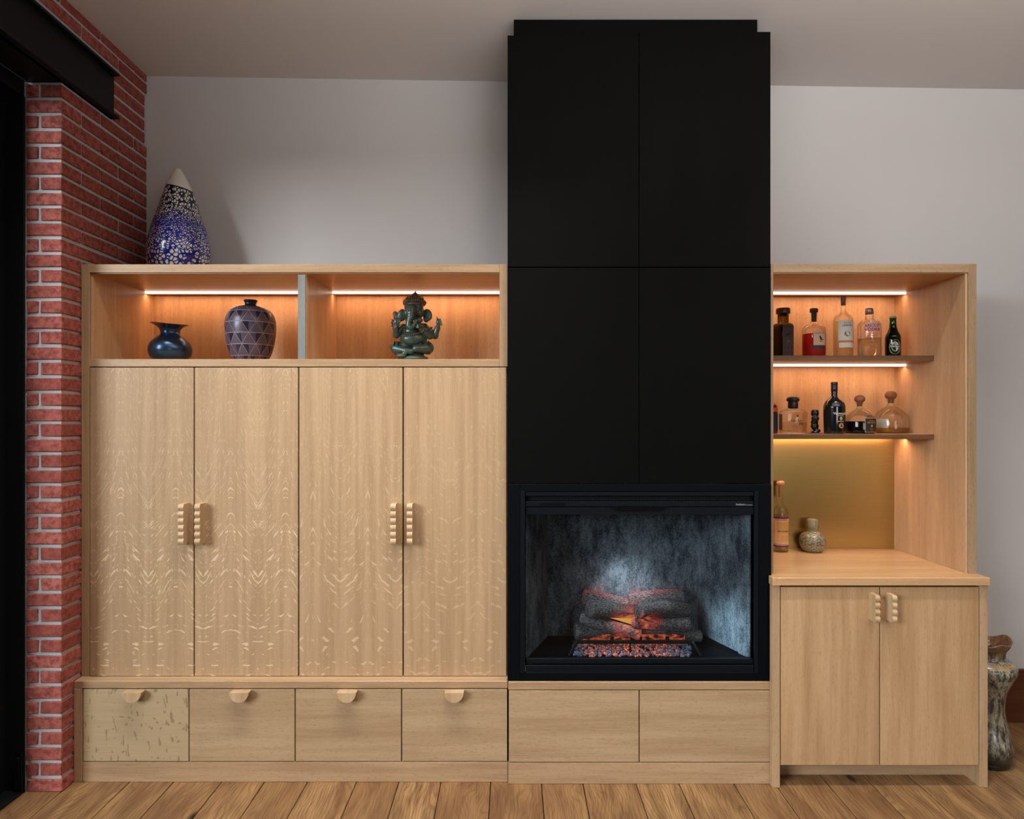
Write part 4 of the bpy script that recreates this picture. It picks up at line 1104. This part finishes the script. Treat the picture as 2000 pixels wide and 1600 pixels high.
# tall slim bottle on the counter
s = 347.0
b = bottle('slim clear bottle with purple-banded buff label standing on the counter', 1524.3, s, zct,
           [(.001, 0), (.038, 0), (.0425, .004), (.0425, .20), (.041, .222), (.034, .244), (.022, .257), (.0145, .266), (.0125, .28), (.0115, .365), (.014, .367), (.014, .375)], M['glass'], face_rot(1524, s, 8), n=44)
stopper(b, [(0, .305), (.0095, .305), (.0105, .372), (.0195, .376), (.021, .381), (.021, .391), (.018, .395), (0, .396)], plain('pale_cork', (216, 164, 120), .6))
local('liquid', lathe_bm([(.001, .004), (.0405, .004), (.0405, .205), (0, .205)], 36), M['liq_pale'], b)
BUFF = plain('buff_paper', (222, 184, 142), .7); PUR = plain('purple_band', (96, 36, 96), .6); TAN = plain('tan_panel', (206, 158, 96), .7)
curved('label', BUFF, b, .0430, -95, 95, .032, .198, n=30)
curved('label_band', PUR, b, .0433, -95, 95, .032, .041, n=30); curved('label_band', PUR, b, .0433, -95, 95, .188, .198, n=30)
curved('label_field', TAN, b, .0433, -36, 80, .056, .172, n=20)
ctext(b, '400 CONEJOS', .0115, .0437, 16, .118, plain('brown_print', (74, 34, 40), .6), .03, .92)
ctext(b, 'vvvvvvvvvvvvvvvv', .014, .0437, 0, .182, PUR, .01, .8); ctext(b, 'vvvvvvvvvvvvvvvv', .014, .0437, 0, .048, PUR, .01, .8)
for i in range(3): ctext(b, 'mezcal joven artesanal', .006, .0437, 22, .09 - i * .009, plain('brown_fine_print', (140, 96, 70), .6), 0, .8)

# ------------------------------------------------------------------ elephant-headed statue
def patina():
    t = NT('green_bronze_patina')
    n = t.noise(t.mul(t.obj(), (28, 28, 28)), 1, 4, .6)
    n2 = t.noise(t.mul(t.obj(), (90, 90, 90)), 1, 3, .6)
    c = t.mix(t.ss(n, .35, .65), lin((60, 92, 88)), lin((72, 72, 52)))
    c = t.mix(t.m_('MULTIPLY', t.ss(n2, .6, .75), .5), c, lin((124, 150, 146)))
    return t.pbr(c, .3, .25, t.bump(n2, .25, .0015), .5)
def bronze_brown():
    t = NT('brown_bronze_ornament')
    n = t.noise(t.mul(t.obj(), (120, 120, 120)), 1, 3, .6)
    return t.pbr(t.mix(n, lin((60, 44, 38)), lin((142, 118, 100))), .35, .4, t.bump(n, .8, .004), .5)
PAT, BRN = patina(), bronze_brown()
s = 365.0
st = thing('statue', 'green bronze elephant-headed deity seated in the right-hand lit niche', 'statue', place(814, s, zr1))
U = 1 / (9.41 * s)
def q(cx, cy, d=0): return Vector(((cx - 885) * U, d * U, (1515 - cy) * U))
def B(bm, cx, cy, d, rx, rz_, ry, sub=3, tilt=0):
    blob(bm, q(cx, cy, d), (rx * U, ry * U, rz_ * U), sub, Matrix.Rotation(tilt, 3, 'Y') if tilt else None)
def CP(bm, a, b, r0, r1, k=7):
    L = math.dist(a, b); k = max(2, int(L / (min(r0, r1) * .45)))
    for i in range(k + 1):
        t = i / k; r_ = (r0 + (r1 - r0) * t) * U
        blob(bm, q(*a).lerp(q(*b), t), (r_, r_, r_), 2 if r_ > .008 else 1)
bm = bmesh.new()
B(bm, 825, 1060, 0, 255, 175, 190); B(bm, 820, 930, 20, 205, 150, 150); B(bm, 850, 820, 30, 240, 90, 120)
B(bm, 840, 545, -20, 180, 170, 150); B(bm, 760, 470, -60, 95, 80, 90); B(bm, 920, 470, -60, 95, 80, 90)
B(bm, 715, 590, -70, 60, 90, 70); B(bm, 945, 590, -70, 70, 95, 70)
tr = [(815, 520, -150, 95), (808, 600, -180, 84), (800, 690, -200, 72), (775, 780, -215, 62), (770, 840, -225, 54), (805, 880, -235, 47), (855, 850, -240, 42), (890, 790, -240, 38), (915, 750, -235, 34)]
for a, b in zip(tr, tr[1:]): CP(bm, a[:3], b[:3], a[3], b[3], 5)
CP(bm, (700, 680, -120), (720, 760, -170), 22, 12, 4); CP(bm, (880, 680, -130), (868, 735, -175), 22, 12, 4)
B(bm, 610, 615, 10, 85, 120, 28, 3, .2); B(bm, 1080, 610, 10, 88, 115, 28, 3, -.2); B(bm, 1060, 680, 10, 60, 70, 24)
B(bm, 745, 545, -135, 26, 18, 20, 2); B(bm, 915, 545, -135, 26, 18, 20, 2)
B(bm, 740, 515, -120, 46, 14, 30, 2, -.2); B(bm, 925, 515, -120, 46, 14, 30, 2, .2)
# arms
CP(bm, (640, 830, 10), (515, 985, -40), 62, 68); CP(bm, (515, 985, -40), (525, 850, -110), 66, 52); B(bm, 540, 755, -130, 62, 85, 34)
for i, (dx_, dz_) in enumerate(((-48, 60), (-20, 95), (8, 105), (35, 92))): CP(bm, (540 + dx_ * .7, 770, -130), (540 + dx_ * 1.15, 730 - dz_, -140), 16, 11, 4)
CP(bm, (590, 780, -140), (612, 715, -160), 17, 12, 4)
CP(bm, (620, 800, 60), (470, 880, 60), 50, 42); CP(bm, (470, 880, 60), (455, 720, 50), 40, 30)
CP(bm, (1030, 820, 10), (1130, 990, -40), 66, 82); CP(bm, (1130, 990, -40), (985, 890, -150), 80, 52); B(bm, 925, 830, -185, 62, 62, 50)
for k in range(4): CP(bm, (890 + k * 6, 790 + k * 26, -225), (945 + k * 4, 815 + k * 22, -240), 15, 12, 3)
CP(bm, (900, 780, -200), (930, 735, -215), 18, 13, 4); B(bm, 965, 730, -190, 58, 50, 50)
CP(bm, (1060, 850, 60), (1215, 985, 40), 60, 72); CP(bm, (1215, 985, 40), (1270, 830, 10), 66, 46); B(bm, 1290, 745, 0, 50, 72, 40)
for k in range(4): CP(bm, (1285 + k * 12, 740 + k * 16, -10), (1325 + k * 10, 690 + k * 34, -35), 16, 13, 3)
CP(bm, (1260, 730, -20), (1262, 655, -30), 17, 13, 4)
# legs
CP(bm, (720, 1180, 0), (520, 1215, -60), 110, 118); CP(bm, (940, 1180, 0), (1090, 1225, -60), 112, 122)
CP(bm, (520, 1240, -110), (720, 1290, -220), 95, 62); CP(bm, (1090, 1240, -110), (900, 1250, -220), 98, 72)
B(bm, 640, 1385, -250, 95, 45, 80); CP(bm, (760, 1290, -230), (650, 1380, -260), 50, 42); B(bm, 790, 1300, -200, 80, 60, 70)
o = local('figure', bm, PAT, st)
md = o.modifiers.new('merge', 'REMESH'); md.mode = 'VOXEL'; md.voxel_size = .0015; md.use_smooth_shade = True
sm_ = o.modifiers.new('soften', 'SMOOTH'); sm_.factor = .5; sm_.iterations = 10
# plinth
pm = bmesh.new(); B(pm, 825, 1425, -30, 290, 80, 260, 3); B(pm, 825, 1340, 0, 200, 90, 170, 3); B(pm, 825, 1480, 0, 300, 40, 240, 3)
o = local('base', pm, PAT, st); md = o.modifiers.new('merge', 'REMESH'); md.mode = 'VOXEL'; md.voxel_size = .002; md.use_smooth_shade = True
for v in o.data.vertices: v.co.z = max(v.co.z, 0)
# crown
cm = bmesh.new()
B(cm, 845, 420, 10, 195, 60, 165, 3); B(cm, 848, 360, 15, 165, 55, 140, 3); B(cm, 850, 310, 15, 125, 55, 110, 3); B(cm, 852, 260, 15, 68, 60, 62); CP(cm, (855, 230, 15), (857, 175, 15), 36, 8, 6)
for i in range(17):
    a = PI * (i / 16); 
    CP(cm, (845 - 190 * math.cos(a), 420 - 70 * math.sin(a), -150 * math.sin(a) * .8), (845 - 214 * math.cos(a), 385 - 105 * math.sin(a), -120 * math.sin(a) * .8), 20, 9, 3)
for i in range(13):
    a = PI * (i / 12)
    CP(cm, (850 - 150 * math.cos(a), 350 - 50 * math.sin(a), -120 * math.sin(a)), (850 - 165 * math.cos(a), 318 - 62 * math.sin(a), -95 * math.sin(a)), 16, 8, 3)
o = local('crown', cm, BRN, st); md = o.modifiers.new('merge', 'REMESH'); md.mode = 'VOXEL'; md.voxel_size = .0015; md.use_smooth_shade = True
def torus(name, c, R, r, axis, mat, sx=1.0):
    bm = bmesh.new(); ax = Vector(axis).to_track_quat('Z', 'Y'); n1, n2 = 28, 8; rows = []
    for i in range(n1):
        a = 2 * PI * i / n1
        rows.append([bm.verts.new(c + ax @ Vector(((R + r * math.cos(2 * PI * j / n2)) * math.cos(a), (R + r * math.cos(2 * PI * j / n2)) * math.sin(a) * sx, r * math.sin(2 * PI * j / n2)))) for j in range(n2)])
    for i in range(n1):
        A, C = rows[i], rows[(i + 1) % n1]
        for j in range(n2): bm.faces.new((A[j], C[j], C[(j + 1) % n2], A[(j + 1) % n2]))
    return local(name, bm, mat, st)
torus('bangle', q(525, 860, -105), 54 * U, 11 * U, (0, -.3, 1), BRN); torus('bangle', q(1003, 905, -140), 58 * U, 12 * U, (-1, -.8, .7), BRN)
torus('bangle', q(1265, 840, 12), 50 * U, 9 * U, (.3, 0, 1), BRN); torus('bangle', q(1258, 868, 14), 53 * U, 9 * U, (.3, 0, 1), BRN)
torus('armlet', q(1095, 880, 0), 82 * U, 14 * U, (.6, 0, -1), BRN)
for cx, R_, d in ((500, 121, -70), (575, 112, -90), (1120, 126, -70), (1010, 118, -95)): torus('leg_band', q(cx, 1222, d), R_ * .92 * U, 13 * U, (1, 0, .05), plain('dark_bronze', (22, 32, 32), .35, .4))
bm = bmesh.new()
for i in range(15):
    a = PI * (i / 14); B(bm, 825 - 150 * math.cos(a), 900 + 95 * math.sin(a), -90 - 110 * math.sin(a), 17, 17, 15, 1)
for i in range(9):
    a = PI * (i / 8); B(bm, 760 - 95 * math.cos(a), 1010 + 20 * math.sin(a), -185, 11, 11, 10, 1)
nk = local('necklace', bm, BRN, st); nk['kind'] = 'stuff'
bm = bmesh.new()   # flower and hatchet held up on the left
CP(bm, (450, 740, 40), (480, 560, 30), 14, 10, 6); B(bm, 485, 590, 25, 46, 52, 18); CP(bm, (590, 540, 20), (590, 500, 20), 9, 4, 3)
for k in range(6): B(bm, 430 + 10 * math.sin(k * 2), 700 + k * 22, 30, 26, 12, 22, 1, .5)
local('emblem', bm, BRN, st)
